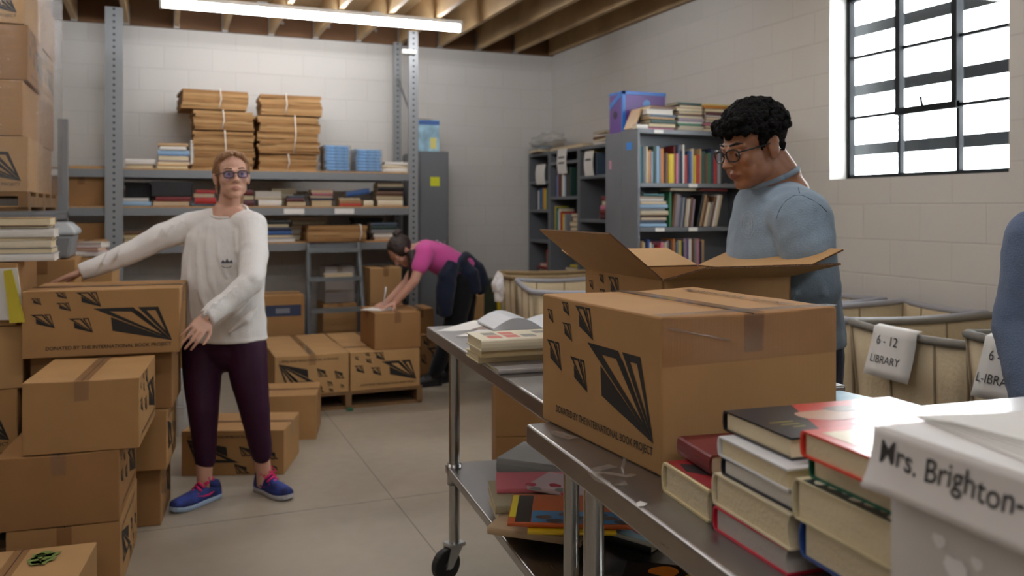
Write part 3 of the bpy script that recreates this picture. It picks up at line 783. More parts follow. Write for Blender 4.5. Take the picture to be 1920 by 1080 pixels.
MB().box(-.10, .10, -.09, .09, 0, .30).build('shell', mat('sky print', '#9cc3dd', .5, var=.5, vscale=9), pc, bevel=.003)
MB().box(-.10, .10, -.093, -.0905, .25, .29).build('blue_band', mat('band blue', '#3f63a0', .5), pc)
MB().box(.01, .07, -.093, -.0905, .03, .13).build('note', mat('pale yellow note', '#dfd783', .6), pc)
tag(MB().box(-.11, .11, -.012, .012, 0, .33).build('cardboard_sheet', card, loc=((lx0 + lx1) / 2 + .04, 7.88, zt + .0105), rot=(-.04, 0, .3)), 'torn brown cardboard standing behind the blue carton on the locker', 'cardboard')
# ================================================================== GREY BOOKCASES ON THE RIGHT
bcm = mat('grey bookcase enamel', '#6c7076', .42, .1, var=.06, vscale=4)
def bookcase(name, label, x0, x1, y0, y1, h, levels, face, loc=(0, 0, 0)):
    """open toward -Y or -X"""
    t = thing(name, label, 'bookcase', ((x0 + x1) / 2, (y0 + y1) / 2, 0))
    o = Vector(t.location); P = .018
    def bx(n, a, b, c, d, e, f, m=bcm): return MB().box(a - o.x, b - o.x, c - o.y, d - o.y, e, f).build(n, m, t, bevel=.002, seg=1)
    if face == 'Y':
        bx('side_panel', x0, x0 + P, y0, y1, 0, h); bx('side_panel', x1 - P, x1, y0, y1, 0, h); bx('back_panel', x0 + P, x1 - P, y1 - .006, y1, 0, h)
    else:
        bx('side_panel', x0, x1, y0, y0 + P, 0, h); bx('side_panel', x0, x1, y1 - P, y1, 0, h); bx('back_panel', x1 - .006, x1, y0 + P, y1 - P, 0, h)
    for i, z in enumerate(levels):
        if face == 'Y': bx('shelf', x0 + P, x1 - P, y0 + .002, y1 - .006, z - .028, z)
        else: bx('shelf', x0 + .002, x1 - .006, y0 + P, y1 - P, z - .028, z)
    if face == 'Y': bx('top_panel', x0 + P, x1 - P, y0, y1 - .006, h - .03, h)
    else: bx('top_panel', x0, x1 - .006, y0 + P, y1 - P, h - .03, h)
    return t
CX0, CX1, CY0, CYM, CY1, CH = 2.89, 3.78, 4.89, 5.11, 5.335, 1.925
CL = [1.567, 1.270, .97, .66, .36, .08]
bcF = bookcase('bookcase', 'tall grey steel bookcase full of books, behind the man', CX0, CX1, CY0, CYM, CH, CL, 'Y')
bcB = bookcase('bookcase', 'grey steel bookcase back to back behind the one full of books', CX0, CX1, CYM + .002, CY1, CH - .008, CL, 'Y')
o = bcF.location
def lbl(parent, x, y, z, w_, h_, m, side='Y'):
    l = parent.location
    b = MB()
    if side == 'Y': b.box(x - l.x - w_ / 2, x - l.x + w_ / 2, y - l.y - .0025, y - l.y - .0005, z - h_ / 2, z + h_ / 2)
    else: b.box(x - l.x - .0025, x - l.x - .0005, y - l.y - w_ / 2, y - l.y + w_ / 2, z - h_ / 2, z + h_ / 2)
    return b.build('shelf_label', m, parent)
for x, z in ((3.05, CH - .015), (3.32, CL[0] - .014), (3.06, CL[1] - .014), (3.32, CL[1] - .014)):
    lbl(bcF, x, CY0, z, .07, .024, lab)
lbl(bcF, CX0, 5.0, 1.815, .075, .05, mat('blue sticker', '#3a86d6', .5), 'X')
lbl(bcB, CX0, 5.26, 1.70, .03, .06, mat('pink sticker', '#c08aa0', .5), 'X')

def upright_row(items, x, y, z, where, group, lean=0.0, base='X', rnd=None, depth=.16, lab0=0, count=None):
    """upright books side by side along +X (spines to -Y) or along -Y (spines to -X). items = (colour, thickness, height)"""
    r = rnd or random.Random(len(items)); p = x if base == 'X' else y
    for i, it in enumerate(items):
        c, t_, h_ = it[:3]; ln = it[3] if len(it) > 3 else lean
        w_ = depth + r.uniform(-.02, .01); off = r.uniform(0, .008)
        lbs = '%s book standing %s from the left %s' % (c, ORD[i + 1 + lab0], where)
        step = t_ / max(.5, cos(ln)) + .0012; lift = t_ * sin(abs(ln)) + (.0006 if ln else 0)
        if base == 'X':
            M = Matrix.Translation((p + (h_ * sin(-ln) * 0), y + off, z + lift)) @ Matrix.Rotation(ln, 4, 'Y') @ UP_NEGY @ Matrix.Translation((0, h_ / 2, 0))
            p += step
        else:
            M = Matrix.Translation((x + off, p, z + lift)) @ Matrix.Rotation(ln, 4, 'X') @ UP_NEGX @ Matrix.Translation((0, h_ / 2, 0))
            p -= step
        book(lbs, M, w_, h_, t_, c, group)
    return p
row1 = [('teal', .018, .24), ('slate', .016, .24), ('grey', .013, .23), ('cream', .012, .24), ('tan', .016, .21), ('orange', .010, .22), ('pale blue', .012, .21), ('dark green', .022, .245), ('pale blue', .022, .245), ('grey', .012, .235), ('orange', .022, .23),
        ('black', .010, .2), ('brown', .022, .20), ('yellow', .045, .195), ('dark red', .012, .25), ('pink', .018, .20), ('slate', .016, .26), ('navy', .016, .22), ('white', .014, .26), ('red', .022, .19), ('navy', .016, .21), ('blue', .014, .22), ('beige', .020, .235), ('yellow', .016, .19), ('red', .026, .195), ('tan', .013, .235), ('dark green', .03, .22), ('brown', .02, .2), ('green', .025, .21), ('navy', .02, .24), ('red', .03, .2), ('grey', .025, .23), ('black', .025, .22)]
ORD += ['thirty-first', 'thirty-second', 'thirty-third', 'thirty-fourth', 'thirty-fifth', 'thirty-sixth']
upright_row(row1, CX0 + .022, CY0 + .012, CL[0] + .001, 'on the upper shelf behind the man', 'upright books on the upper shelf of the big bookcase', depth=.15)
g = 'books on the middle shelf of the big bookcase'
stack(CX0 + .135, CY0 + .105, CL[1] + .001, [('pale blue', .16, .215, .024), ('slate', .16, .2, .022), ('mauve', .16, .2, .020), ('brown', .15, .2, .012), ('beige', .16, .21, .028), ('grey', .15, .2, .018), ('pale blue', .16, .22, .024), ('mauve', .16, .21, .022), ('white', .15, .2, .018), ('maroon', .15, .2, .014), ('teal', .14, .16, .014)], 'in the flat pile, middle shelf behind the man', g, seed=31, jit=.04)
x = CX0 + .255
row2 = [('green', .018, .235), ('brown', .018, .22, .11), ('grey', .016, .22, .11), ('mauve', .014, .215, .11), ('slate', .016, .20, .11), ('grey', .014, .20, .11), ('navy', .014, .20, .11), ('beige', .018, .19, .11), ('white', .012, .19, .11), ('brown', .018, .20, .11), ('mauve', .014, .19, .11)]
xe = upright_row(row2, x, CY0 + .015, CL[1] + .001, 'in the middle shelf leaning row by the pile', g, depth=.15)
row3 = [('black', .020, .22, .22), ('tan', .018, .22, .22), ('brown', .016, .2, .22), ('cream', .014, .17, .22), ('beige', .014, .16, .22), ('grey', .014, .17, .22), ('brown', .018, .21, .22), ('white', .016, .22, .22), ('beige', .022, .22, .22)]
upright_row(row3, xe + .030, CY0 + .015, CL[1] + .001, 'in the tilted row nearest the man, middle shelf', g, depth=.15)
for i, (xx, ww, c) in enumerate([(CX0 + .37, .2, 'beige'), (CX0 + .62, .22, 'dark red')]):
    book('%s book lying across the tops of the leaning row on the middle shelf' % c, Matrix.Translation((xx, CY0 + .03, CL[1] + .246)) @ Matrix.Rotation(pi / 2, 4, 'Z'), .15, ww, .018, c, g)
row4 = [('brown', .016, .21), ('tan', .014, .21), ('beige', .012, .2), ('navy', .018, .22), ('blue', .012, .22), ('cream', .014, .2), ('grey', .02, .19), ('dark red', .03, .17), ('red', .02, .18), ('pink', .02, .2), ('beige', .022, .2), ('mauve', .016, .21), ('black', .012, .2), ('brown', .018, .21), ('orange', .014, .22), ('slate', .016, .2), ('grey', .018, .21), ('yellow', .014, .21), ('navy', .016, .2), ('mauve', .022, .22), ('purple', .014, .22), ('white', .02, .22), ('brown', .026, .22), ('grey', .02, .22), ('pink', .014, .22), ('navy', .02, .2), ('tan', .02, .21)]
upright_row(row4, CX0 + .022, CY0 + .012, CL[2] + .001, 'on the lower shelf behind the open box', 'upright books on the lower shelf of the big bookcase', depth=.15)
# on top
g = 'books on top of the big bookcase'
stack(CX0 + .205, CY0 + .10, CH + .001, [('pink', .15, .2, .012), ('black', .15, .21, .028), ('dark green', .15, .2, .026), ('tan', .14, .2, .012), ('slate', .15, .21, .02), ('white', .15, .2, .034), ('brown', .14, .19, .024)], 'in the left pile on the bookcase top', g, seed=41, jit=.06)
stack(CX0 + .425, CY0 + .10, CH + .001, [('beige', .15, .2, .016), ('grey', .15, .2, .014), ('green', .15, .19, .016), ('white', .15, .2, .012), ('mauve', .15, .2, .02), ('slate', .15, .21, .018), ('brown', .15, .2, .012), ('navy', .15, .2, .02), ('cream', .15, .21, .018), ('maroon', .15, .19, .02), ('dark green', .14, .19, .016)], 'in the middle pile on the bookcase top', g, seed=42, jit=.06)
stack(CX0 + .645, CY0 + .10, CH + .001, [('brown', .15, .2, .02), ('maroon', .15, .2, .018), ('pink', .15, .2, .02), ('grey', .15, .2, .016), ('dark red', .15, .2, .02), ('white', .15, .2, .014), ('maroon', .15, .2, .02), ('green', .15, .2, .024), ('orange', .15, .2, .018), ('yellow', .14, .21, .012)], 'in the right pile on the bookcase top', g, seed=43, jit=.06)
Ml = Matrix.Translation((CX0 + .012, CY0 + .09, CH + .009)) @ Matrix.Rotation(.42, 4, 'Y') @ UP_NEGY @ Matrix.Translation((0, .075, 0))
book('tan book leaning against the left pile on the bookcase top', Ml, .12, .15, .018, 'tan', g)
book('white book lying flat at the corner of the bookcase top', Matrix.Translation((CX0 + .045, CY0 + .02, CH + .001)) @ Matrix.Rotation(pi / 2, 4, 'Z') @ Matrix.Translation((0, 0, 0)), .065, .085, .028, 'white', g)
pb = thing('purple_carton', 'purple and blue printed carton standing on the bookcase top', 'box', (CX0 + .20, CYM + .125, CH - .007))
MB().box(-.17, .17, -.095, .095, 0, .285).build('shell', mat('purple print', '#5b3a86', .35), pb, bevel=.002)
bl = MB(); bl.box(-.172, .172, -.0975, -.0955, .265, .287); bl.box(-.172, .172, -.097, .097, .2855, .2875); bl.box(-.1725, -.1705, -.097, .097, .27, .287)
bl.box(-.173, -.150, -.0975, -.0955, 0, .287); bl.box(-.1725, -.1705, -.097, -.080, 0, .287)
bl.add([(-.1723, .09, .17), (-.1723, .09, .21), (-.1723, -.07, .285), (-.1723, -.09, .285), (-.1723, -.09, .26)], [(0, 1, 2, 3, 4)])
bl.build('blue_border', mat('bright blue print', '#2c6fc4', .35), pb)
dk = MB(); dk.prism([(.0 + .028 * cos(a * pi / 6), .11 + .028 * sin(a * pi / 6)) for a in range(12)], -.1727, -.1722, 0, Matrix(((0, 0, 1, 0), (1, 0, 0, .01), (0, 1, 0, .02), (0, 0, 0, 1))))
dk.build('dark_spot', mat('dark print', '#23183a', .4), pb)
lt = MB(); lt.prism([(.03 * cos(a * pi / 6), .20 + .035 * sin(a * pi / 6)) for a in range(12)], .0957, .0965, 0, Matrix(((1, 0, 0, .02), (0, 0, -1, 0), (0, 1, 0, 0), (0, 0, 0, 1)))); lt.build('blue_spot', mat('light blue print', '#5d8fd0', .4), pb)

# low bookcases along the right wall, open towards the room
X0, X1, HB2 = 3.50, 3.78, 1.955
bays = [(7.62, 8.12, [1.67, 1.385, 1.08, .72, .35]), (6.98, 7.61, [1.845, 1.51, 1.145, .78, .4]), (5.70, 6.97, [1.69, 1.30, .95, .55])]
lbk = ['grey bookcase in the far right corner of the room', 'middle grey bookcase along the right wall, paper sign on its top edge', 'grey bookcase along the right wall, next to the big bookcase']
BCS = []
for (ya, yb_, lv), lb_ in zip(bays, lbk): BCS.append(bookcase('bookcase', lb_, X0, X1, ya, yb_, HB2, lv, 'X'))
g = 'books in the bookcases along the right wall'
rr = random.Random(77)
def prow(y, z, items, where): upright_row(items, X0 + .02, y, z + .001, where, g, base='Y', depth=.15, rnd=rr)
prow(7.93, 1.385, [('white', .025, .19), ('navy', .03, .2), ('blue', .03, .21), ('green', .03, .2), ('orange', .035, .21), ('yellow', .03, .2), ('green', .035, .21), ('purple', .03, .22)], 'on the second shelf of the corner bookcase')
prow(7.73, 1.08 - .36, [('red', .03, .26), ('green', .03, .24)], 'on the low shelf of the corner bookcase')
stack(X0 + .12, 7.86, .721, [('maroon', .16, .25, .03), ('brown', .16, .24, .03), ('dark red', .16, .24, .03), ('pink', .15, .2, .025)], 'in the pile in the corner bookcase', g, rz=pi / 2, seed=51, jit=.1)
stack(X0 + .12, 7.82, .351, [('tan', .16, .24, .04), ('beige', .16, .24, .035), ('yellow', .15, .2, .03), ('green', .15, .2, .03)], 'at the bottom of the corner bookcase', g, rz=pi / 2, seed=52, jit=.15)
prow(7.50, 1.51, [('blue', .03, .2), ('mauve', .03, .22), ('maroon', .035, .2), ('brown', .03, .25), ('white', .05, .24), ('pale blue', .03, .2), ('dark green', .03, .2), ('dark red', .03, .27), ('dark green', .05, .27)], 'on the middle wall bookcase, upper shelf')
prow(7.53, 1.145, [('yellow', .03, .27), ('green', .03, .26), ('pale blue', .035, .23), ('cream', .03, .25), ('red', .03, .22), ('yellow', .03, .2), ('cream', .03, .17), ('grey', .04, .2)], 'on the middle wall bookcase, lower shelf')
stack(X0 + .12, 7.115, 1.146, [('navy', .16, .22, .04), ('maroon', .16, .22, .04), ('dark red', .16, .20, .045), ('orange', .15, .17, .045), ('purple', .15, .2, .03)], 'in the pile in the middle wall bookcase', g, rz=pi / 2, seed=53, jit=.05)
stack(X0 + .12, 7.2, .781, [('grey', .16, .24, .03), ('slate', .16, .24, .03), ('yellow', .12, .15, .02)], 'low in the middle wall bookcase', g, rz=pi / 2, seed=54, jit=.1)
prow(6.82, 1.69, [('green', .03, .21), ('yellow', .02, .22), ('dark green', .03, .2), ('black', .04, .2), ('slate', .03, .2)], 'on the bookcase beside the big one')
stack(X0 + .12, 6.5, 1.301, [('maroon', .16, .24, .04), ('dark red', .16, .25, .04), ('pink', .16, .24, .04), ('maroon', .16, .23, .04), ('dark red', .16, .24, .04)], 'in the red pile beside the big bookcase', g, rz=pi / 2, seed=55, jit=.05)
stack(X0 + .12, 6.62, .951, [('cream', .16, .24, .05), ('tan', .16, .24, .04), ('cream', .16, .24, .04)], 'in the cream pile low beside the big bookcase', g, rz=pi / 2, seed=56, jit=.08)
# on their tops: folded cardboard, plastic, books, paper signs
paper = mat('white paper', '#dedcd8', .7)
def sign(name, parent, y, z0, w_, h_, label=None, lines=0, tilt=0.0):
    l = parent.location
    b = MB(); n = 6
    rings = [[Vector((X0 - .004 - .012 * sin(pi * k / n) - tilt * k / n * .05 - l.x, y - l.y + s * w_ / 2, z0 - h_ * k / n)) for s in (-1, 1)] for k in range(n + 1)]
    b.loft([[p[0], p[1], p[1] + Vector((.0015, 0, 0)), p[0] + Vector((.0015, 0, 0))] for p in rings])
    s_ = b.build('paper_sign', paper, parent)
    for i in range(lines):
        q = MB(); q.box(X0 - .018 - l.x, X0 - .0172 - l.x, y - l.y - w_ * .32, y - l.y + w_ * .32, z0 - h_ * (.35 + .22 * i) - .008, z0 - h_ * (.35 + .22 * i) + .008)
        q.build('sign_writing', mat('faded ink', '#4b4a4c', .7), parent)
sign('s', BCS[1], 7.30, HB2 + .005, .20, .235, lines=2)
sign('s', BCS[2], 6.75, HB2 - .05, .17, .22, lines=1)
sign('s', BCS[0], 7.80, HB2 - .12, .22, .20)
stack(X0 + .15, 7.27, HB2 + .001, [('tan', .25, .74, .03)], 'flat on the middle wall bookcase', g, rz=pi / 2, seed=57, jit=.02)
stack(X0 + .15, 6.66, HB2 + .001, [('white', .2, .25, .03), ('cream', .2, .26, .02), ('brown', .2, .24, .025), ('white', .18, .24, .02), ('black', .2, .26, .02)], 'in the pile atop the bookcase beside the big one', g, rz=pi / 2, seed=58, jit=.1)
stack(X0 + .14, 6.22, HB2 + .001, [('grey', .2, .3, .03), ('white', .2, .28, .03), ('black', .22, .34, .03)], 'in the low pile beside the purple carton', g, rz=pi / 2, seed=59, jit=.1)
stack(X0 + .06, 7.86, HB2 + .001, [('brown', .22, .3, .03), ('pale blue', .22, .34, .012)], 'under the crumpled plastic on the corner bookcase', g, rz=pi / 2, seed=60, jit=.3)
def crumple(c, r, seed, m, name='b', n=26, mm=16):
    b = MB(); b.ell((0, 0, 0), r, 0, n, mm)
    rng = random.Random(seed); ox = rng.uniform(0, 50)
    for v in b.v:
        q = Vector((v.x / r[0], v.y / r[1], v.z / r[2]))
        f = 1 + .35 * noise.noise(q * 1.7 + Vector((ox, 0, 0))) + .22 * noise.noise(q * 4.5 + Vector((0, ox, 0)))
        v.x, v.y, v.z = v.x * f, v.y * f, max(v.z * f, -r[2] * .9)
    return b.build(name, m, loc=c)
tag(crumple((X0 + .04, 7.72, HB2 + .115), (.13, .33, .07), 3, glassy('crumpled clear film', (.93, .92, .9), .12, .2, .25), 'plastic_film'), 'crumpled clear plastic heaped on the corner bookcase', 'plastic film')
# ================================================================== STEEL WORK TABLES
def steel_mat(name, col='#a9a7a6', r0=.27, r1=.38):
    m = mat(name, col, .3, 1.0); nt = m.node_tree; L = nt.links.new; b = nt.nodes['Principled BSDF']
    tc = nd(nt, 'ShaderNodeTexCoord'); mp = nd(nt, 'ShaderNodeMapping'); mp.inputs['Scale'].default_value = (60, 3, 20)
    L(tc.outputs['Object'], mp.inputs[0])
    n = nd(nt, 'ShaderNodeTexNoise'); n.inputs['Scale'].default_value = 3; n.inputs['Detail'].default_value = 6; L(mp.outputs[0], n.inputs['Vector'])
    n2 = nd(nt, 'ShaderNodeTexNoise'); n2.inputs['Scale'].default_value = 7; L(tc.outputs['Object'], n2.inputs['Vector'])
    ad = nd(nt, 'ShaderNodeMath', operation='ADD'); L(n.outputs['Fac'], ad.inputs[0]); L(n2.outputs['Fac'], ad.inputs[1])
    mr = nd(nt, 'ShaderNodeMapRange'); mr.inputs['From Min'].default_value = .6; mr.inputs['From Max'].default_value = 1.4; mr.inputs['To Min'].default_value = r0; mr.inputs['To Max'].default_value = r1
    L(ad.outputs[0], mr.inputs[0]); L(mr.outputs[0], b.inputs['Roughness'])
    return m
ss = steel_mat('brushed stainless steel'); tubec = mat('polished leg tube', '#b4b4b2', .16, 1.0)
rubber = mat('black rubber', '#1b1b1c', .6)
RA, RB_ = radians(18) - YAW, radians(17.4) - YAW
def table(label, corner, rot, L_, W_, inset, zs, near=0.0):
    """origin at the far left corner of the top, table runs towards -y, width +x"""
    t = thing('steel_work_table', label, 'table', (corner[0], corner[1], 0), rot)
    tp = MB(); tp.box(0, W_, -L_, 0, TH - .046, TH)
    tp.build('table_top', ss, t, bevel=.006, seg=3)
    sh = MB(); sh.box(.03, W_ - .03, -L_ + (near or inset) - .045, -inset + .045, zs - .032, zs); sh.build('under_shelf', ss, t, bevel=.004, seg=2)
    for x, y in ((.055, -inset), (W_ - .055, -inset), (.09 if near else .055, -L_ + (near or inset)), (W_ - .055, -L_ + (near or inset))):
        if 1:
            lg = MB(); lg.tube([(x, y, .135), (x, y, TH - .046)], .0205, 18); g_ = lg.build('leg', tubec, t, smooth=True)
            g_.modifiers.new('es', 'EDGE_SPLIT')
            cl = MB(); cl.tube([(x, y, zs - .065), (x, y, zs + .012)], .027, 18); cl.build('collar', ss, t, smooth=True)
            cs = thing('caster', '', '', (x, y, 0)); cs.parent = t
            for k_ in ('label', 'category'): del cs[k_]
            a = radians(25 if y == -inset else 15)
            cs.rotation_euler = (0, 0, a)
            f = MB(); f.box(-.032, .032, -.028, .028, .122, .135); f.prism([(-.055, .05), (-.025, .05), (.025, .125), (-.03, .125)], -.024, -.019, 0, Matrix(((1, 0, 0, 0), (0, 0, 1, 0), (0, 1, 0, 0), (0, 0, 0, 1)))); f.prism([(-.055, .05), (-.025, .05), (.025, .125), (-.03, .125)], .019, .024, 0, Matrix(((1, 0, 0, 0), (0, 0, 1, 0), (0, 1, 0, 0), (0, 0, 0, 1))))
            f.build('fork', galv, cs)
            w_ = MB(); w_.tube([(-.040, -.015, .060), (-.040, .015, .060)], .060, 22); w_.build('wheel', rubber, cs, bevel=.006)
            h_ = MB(); h_.tube([(-.040, -.027, .060), (-.040, .027, .060)], .012, 10); h_.build('axle', galv, cs)
    return t
tabA = table('near steel work table carrying the big closed box and piles of books', C(.0313, 1.90), RA, 1.83, .86, .25, .42)
tabB = table('further steel work table on casters, open box and papers on top', C(-.346, 3.456), RB_, 1.465, .853, .25, .42, .09)
def TL(tab, x, y, z=0.0):
    v = Vector((x, y, z)); v.rotate(Euler((0, 0, tab.rotation_euler.z))); return v + Vector((tab.location.x, tab.location.y, 0))
# torn tape on the near table edge
tm = MB(); rg = random.Random(9)
ctr = G(1160, 905, TH)
def strip(mb, pts, w_, up=(0, 0, 1)):
    pts = [Vector(p) for p in pts]; a = []; b = []
    for i, p in enumerate(pts):
        t_ = (pts[min(i + 1, len(pts) - 1)] - pts[max(0, i - 1)]).normalized(); s_ = t_.cross(Vector(up)).normalized() * w_ / 2
        a.append(p - s_); b.append(p + s_)
    n = len(pts); mb.add(a + b, [(i, i + 1, n + i + 1, n + i) for i in range(n - 1)])
wrap = glassy('crinkled packing tape', (.97, .96, .94), .16, .12, .10)
P_ = lambda px, py, z: G(px, py, TH + z)
strip(tm, [P_(1112, 882, .0012), P_(1130, 877, .0018), P_(1150, 873, .0012)], .022)
strip(tm, [P_(1112, 886, .002), P_(1135, 886, .008), P_(1158, 890, .004), P_(1175, 893, .006), P_(1188, 889, .003)], .014)
strip(tm, [P_(1168, 888, .004), P_(1167, 878, .016), P_(1170, 866, .028), P_(1172, 857, .036)], .010, (1, 0, 0))
strip(tm, [P_(1150, 900, .003), P_(1160, 897, .012), P_(1168, 902, .003), P_(1172, 908, .006), P_(1152, 908, .002)], .012)
strip(tm, [P_(1112, 886, .002), P_(1125, 900, .004), P_(1138, 906, .003)], .02)
tag(tm.build('torn_tape', wrap), 'crumpled torn clear tape stuck at the edge of the near steel table', 'tape')
tm = MB(); strip(tm, [P_(1042, 810, .0012), P_(1055, 816, .006), P_(1066, 819, .002), P_(1076, 822, .003)], .03); strip(tm, [P_(1038, 808, .001), P_(1052, 812, .005), P_(1070, 818, .001)], .012)
tag(tm.build('torn_tape', wrap), 'small torn tape scrap beside the foot of the big box', 'tape')
sc = MB(); p = [G(1192, 944, TH + .0008), G(1200, 940, TH + .0008), G(1214, 944, TH + .0008), G(1208, 949, TH + .0008), G(1196, 950, TH + .0008)]
sc.add(p + [q + Vector((0, 0, .0006)) for q in p], [(4, 3, 2, 1, 0), (5, 6, 7, 8, 9)] + [(i, (i + 1) % 5, 5 + (i + 1) % 5, 5 + i) for i in range(5)])
tag(sc.build('paper_scrap', paper), 'tiny white paper scrap on the near steel table', 'paper scrap')

# ------------------------------------------------------------------ piles of books on the near table
# book axes here: pages run from the spine (far end) towards the camera along the table
def tb(label, px, py, z, w_, h_, t_, col, rot=0.0, page=PAGE, cm=None, board=.0026):
    """px,py: where the left far lower corner of the book shows"""
    p = G(px, py, z); a = radians(-72) - YAW + rot       # direction of the page width: towards the viewer, slightly right
    M = Matrix.Translation(p) @ Matrix.Rotation(a, 4, 'Z') @ Matrix.Translation((.012, h_ / 2, 0))
    return book(label, M, w_, h_, t_, col, 'books piled on the near steel table', True, page=page, coverm=cm, board=board)
redart = mat('red and black jacket', '#8f1f24', .35)
b0 = tb('thick cream edged book with red and black jacket, at the big box foot', 1238, 918, TH + .0005, .150, .24, .050, 'cream', -.03, cm=mat('cream cloth cover', '#d8c79b', .6), board=.004)
art = MB()
art.add([(.0, -.115, .0512), (.155, -.115, .0512), (.165, .12, .0512), (.0, .12, .0512)], [(0, 1, 2, 3)], 0)
for q in ([(.02, -.10), (.06, -.11), (.11, -.07), (.09, -.03), (.05, -.05)], [(.07, -.02), (.14, -.06), (.15, .0), (.10, .04)], [(.01, .0), (.04, -.01), (.05, .06), (.02, .08)]):
    art.add([(a, b_, .0518) for a, b_ in q], [tuple(range(len(q)))], 1)
art.build('jacket_print', [redart, mat('black jacket print', '#191414', .4)], b0)
tb('dark red book lying behind the cream edged one, beside the big box', 1322, 893, TH + .0523, .19, .12, .032, 'dark red', radians(86))
z = TH + .0005
b1 = tb('white paged book with a bright red cover, lowest of the left pile', 1331, 988, z, .172, .235, .036, 'red', .02, page=mat('bright page edges', '#bdb7b0', .85, bump=.25, bscale=160), cm=mat('bright red cover', '#c21f38', .35)); z += .0366
MB().box(-.006, -.0045, -.1176, .1176, 0, .036).build('spine_band', mat('black spine cloth', '#17171b', .5), b1)
tb('thick cream book, second from the bottom of the left pile', 1331, 940, z, .185, .235, .047, 'cream', -.01, cm=mat('cream jacket', '#d9ccae', .4)); z += .0476
tb('thin book with black boards, third from the bottom of the left pile', 1346, 885, z, .165, .235, .026, 'black', .01, page=PAGEW, cm=mat('black blue boards', '#1b1d2c', .4)); z += .0266
bw = tb('white and yellow edged book, fourth from the bottom of the left pile', 1340, 850, z, .170, .24, .029, 'white', -.02, page=PAGE, cm=mat('white jacket', '#d9dbe0', .35)); z += .0296
MB().box(.02, .165, -.1195, -.1185, .0268, .0285).build('yellow_edge', mat('yellow edge', '#d7c01f', .5), bw)
hero = tb('large book on top of the left pile, red and black cover with a face', 1350, 803, z, .165, .31, .030, 'black', 0.0, cm=mat('black glossy jacket', '#16161c', .3, coat=.3)); zt_ = .0302
gl = lambda n, c: mat(n, c, .3, coat=.3)
ar = MB()
ar.add([(.0, -.035, zt_), (.155, -.095, zt_), (.162, .15, zt_), (.0, .15, zt_)], [(0, 1, 2, 3)], 0)
def blob2(cx, cy, rx, ry, z_, mi, seed=0, a0=0):
    n = 22; r_ = random.Random(seed)
    ph = r_.uniform(0, 6)
    pts = [(cx + rx * cos(t_) * (1 + .16 * sin(3 * t_ + ph)) * 1, cy + ry * sin(t_) * (1 + .12 * sin(2 * t_ + ph)), z_) for t_ in (2 * pi * k / n + a0 for k in range(n))]
    ar.add(pts, [tuple(range(n))], mi)
blob2(.07, -.02, .030, .058, zt_ + .0003, 1, 3); blob2(.045, .02, .016, .03, zt_ + .0005, 2, 4); blob2(.05, .085, .03, .025, zt_ + .0004, 3, 5)
blob2(.125, .03, .012, .05, zt_ + .0004, 3, 6)
for i in range(3): ar.add([(.085 + .014 * i, -.135 + .01 * i, zt_), (.089 + .014 * i, -.135 + .01 * i, zt_), (.089 + .014 * i, -.095, zt_), (.085 + .014 * i, -.095, zt_)], [(0, 1, 2, 3)], 4)
ar.build('cover_picture', [gl('red jacket print', '#c9301f'), gl('skin tone print', '#c49a80'), gl('dark hair print', '#7b5a45'), gl('pink script print', '#d8909c'), gl('yellow print', '#a59a3a')], hero)
tb('grey paperback hidden beneath the right pile of books', 1552, 1090, TH + .0005, .15, .16, .036, 'grey', .0)
z = TH + .0372
tb('blue covered book, lowest of the right pile', 1493, 1036, z, .185, .25, .046, 'blue', .0, cm=mat('deep blue cover', '#2b4a8c', .4)); z += .0466
b2 = tb('very thick cream book with black and white jacket edge in the right pile', 1480, 966, z, .178, .24, .052, 'cream', .0, cm=mat('jacket cream', '#cabf9c', .4)); z += .0526
ar = MB(); zz_ = .0524
ar.add([(.012, -.118, zz_), (.17, -.118, zz_), (.17, .1, zz_), (.012, .1, zz_)], [(0, 1, 2, 3)], 0)
for i in range(7): blob2(.03 + .021 * i, -.105 + .004 * (i % 3), .008, .007, zz_ + .0004, 1, i)
ar.build('jacket_print', [mat('black photo print', '#1a1f1e', .35), mat('pale photo print', '#cfc9b4', .4)], b2)
tb('green covered book, third from the bottom of the right pile', 1509, 890, z, .170, .24, .032, 'green', .0, cm=mat('bright green boards', '#1e6b50', .4)); z += .0326
b3 = tb('red covered book on top of the right pile, pale picture on its front', 1493, 850, z, .160, .25, .032, 'red', .0, cm=gl('coral red cover', '#d8402f')); 
ar = MB(); ar.add([(.018, -.11, .0324), (.148, -.11, .0324), (.148, .11, .0324), (.018, .11, .0324)], [(0, 1, 2, 3)], 0); blob2(.095, -.03, .040, .055, .0328, 1, 8); blob2(.05, .06, .03, .03, .0328, 2, 9)
ar.build('cover_picture', [gl('cream print', '#e6cfa0'), gl('grey photo print', '#9b9896'), gl('rose print', '#d88a78')], b3)
# white magazines beyond them
z = TH + .0005
mg = mat('white glossy magazine', '#e2dfdd', .22, coat=.5)
for i, (px, py, hh) in enumerate([(1640, 905, .05), (1640, 868, .05), (1640, 830, .05)]):
    p = C(.632 + .002 * i, 1.37 - .006 * i, z)
    M = Matrix.Translation(p) @ Matrix.Rotation(radians(-72) - YAW, 4, 'Z') @ Matrix.Translation((0, .15, 0))
    book(('white hardback lowest in the pile behind the white lidded box', 'white hardback in the middle of the pile behind the white lidded box', 'white glossy hardback topmost behind the white lidded box')[i], M, .22, .30, hh + .004, 'white', 'white hardbacks behind the lidded box', True, page=PAGEW, coverm=mg); z += hh + .0046
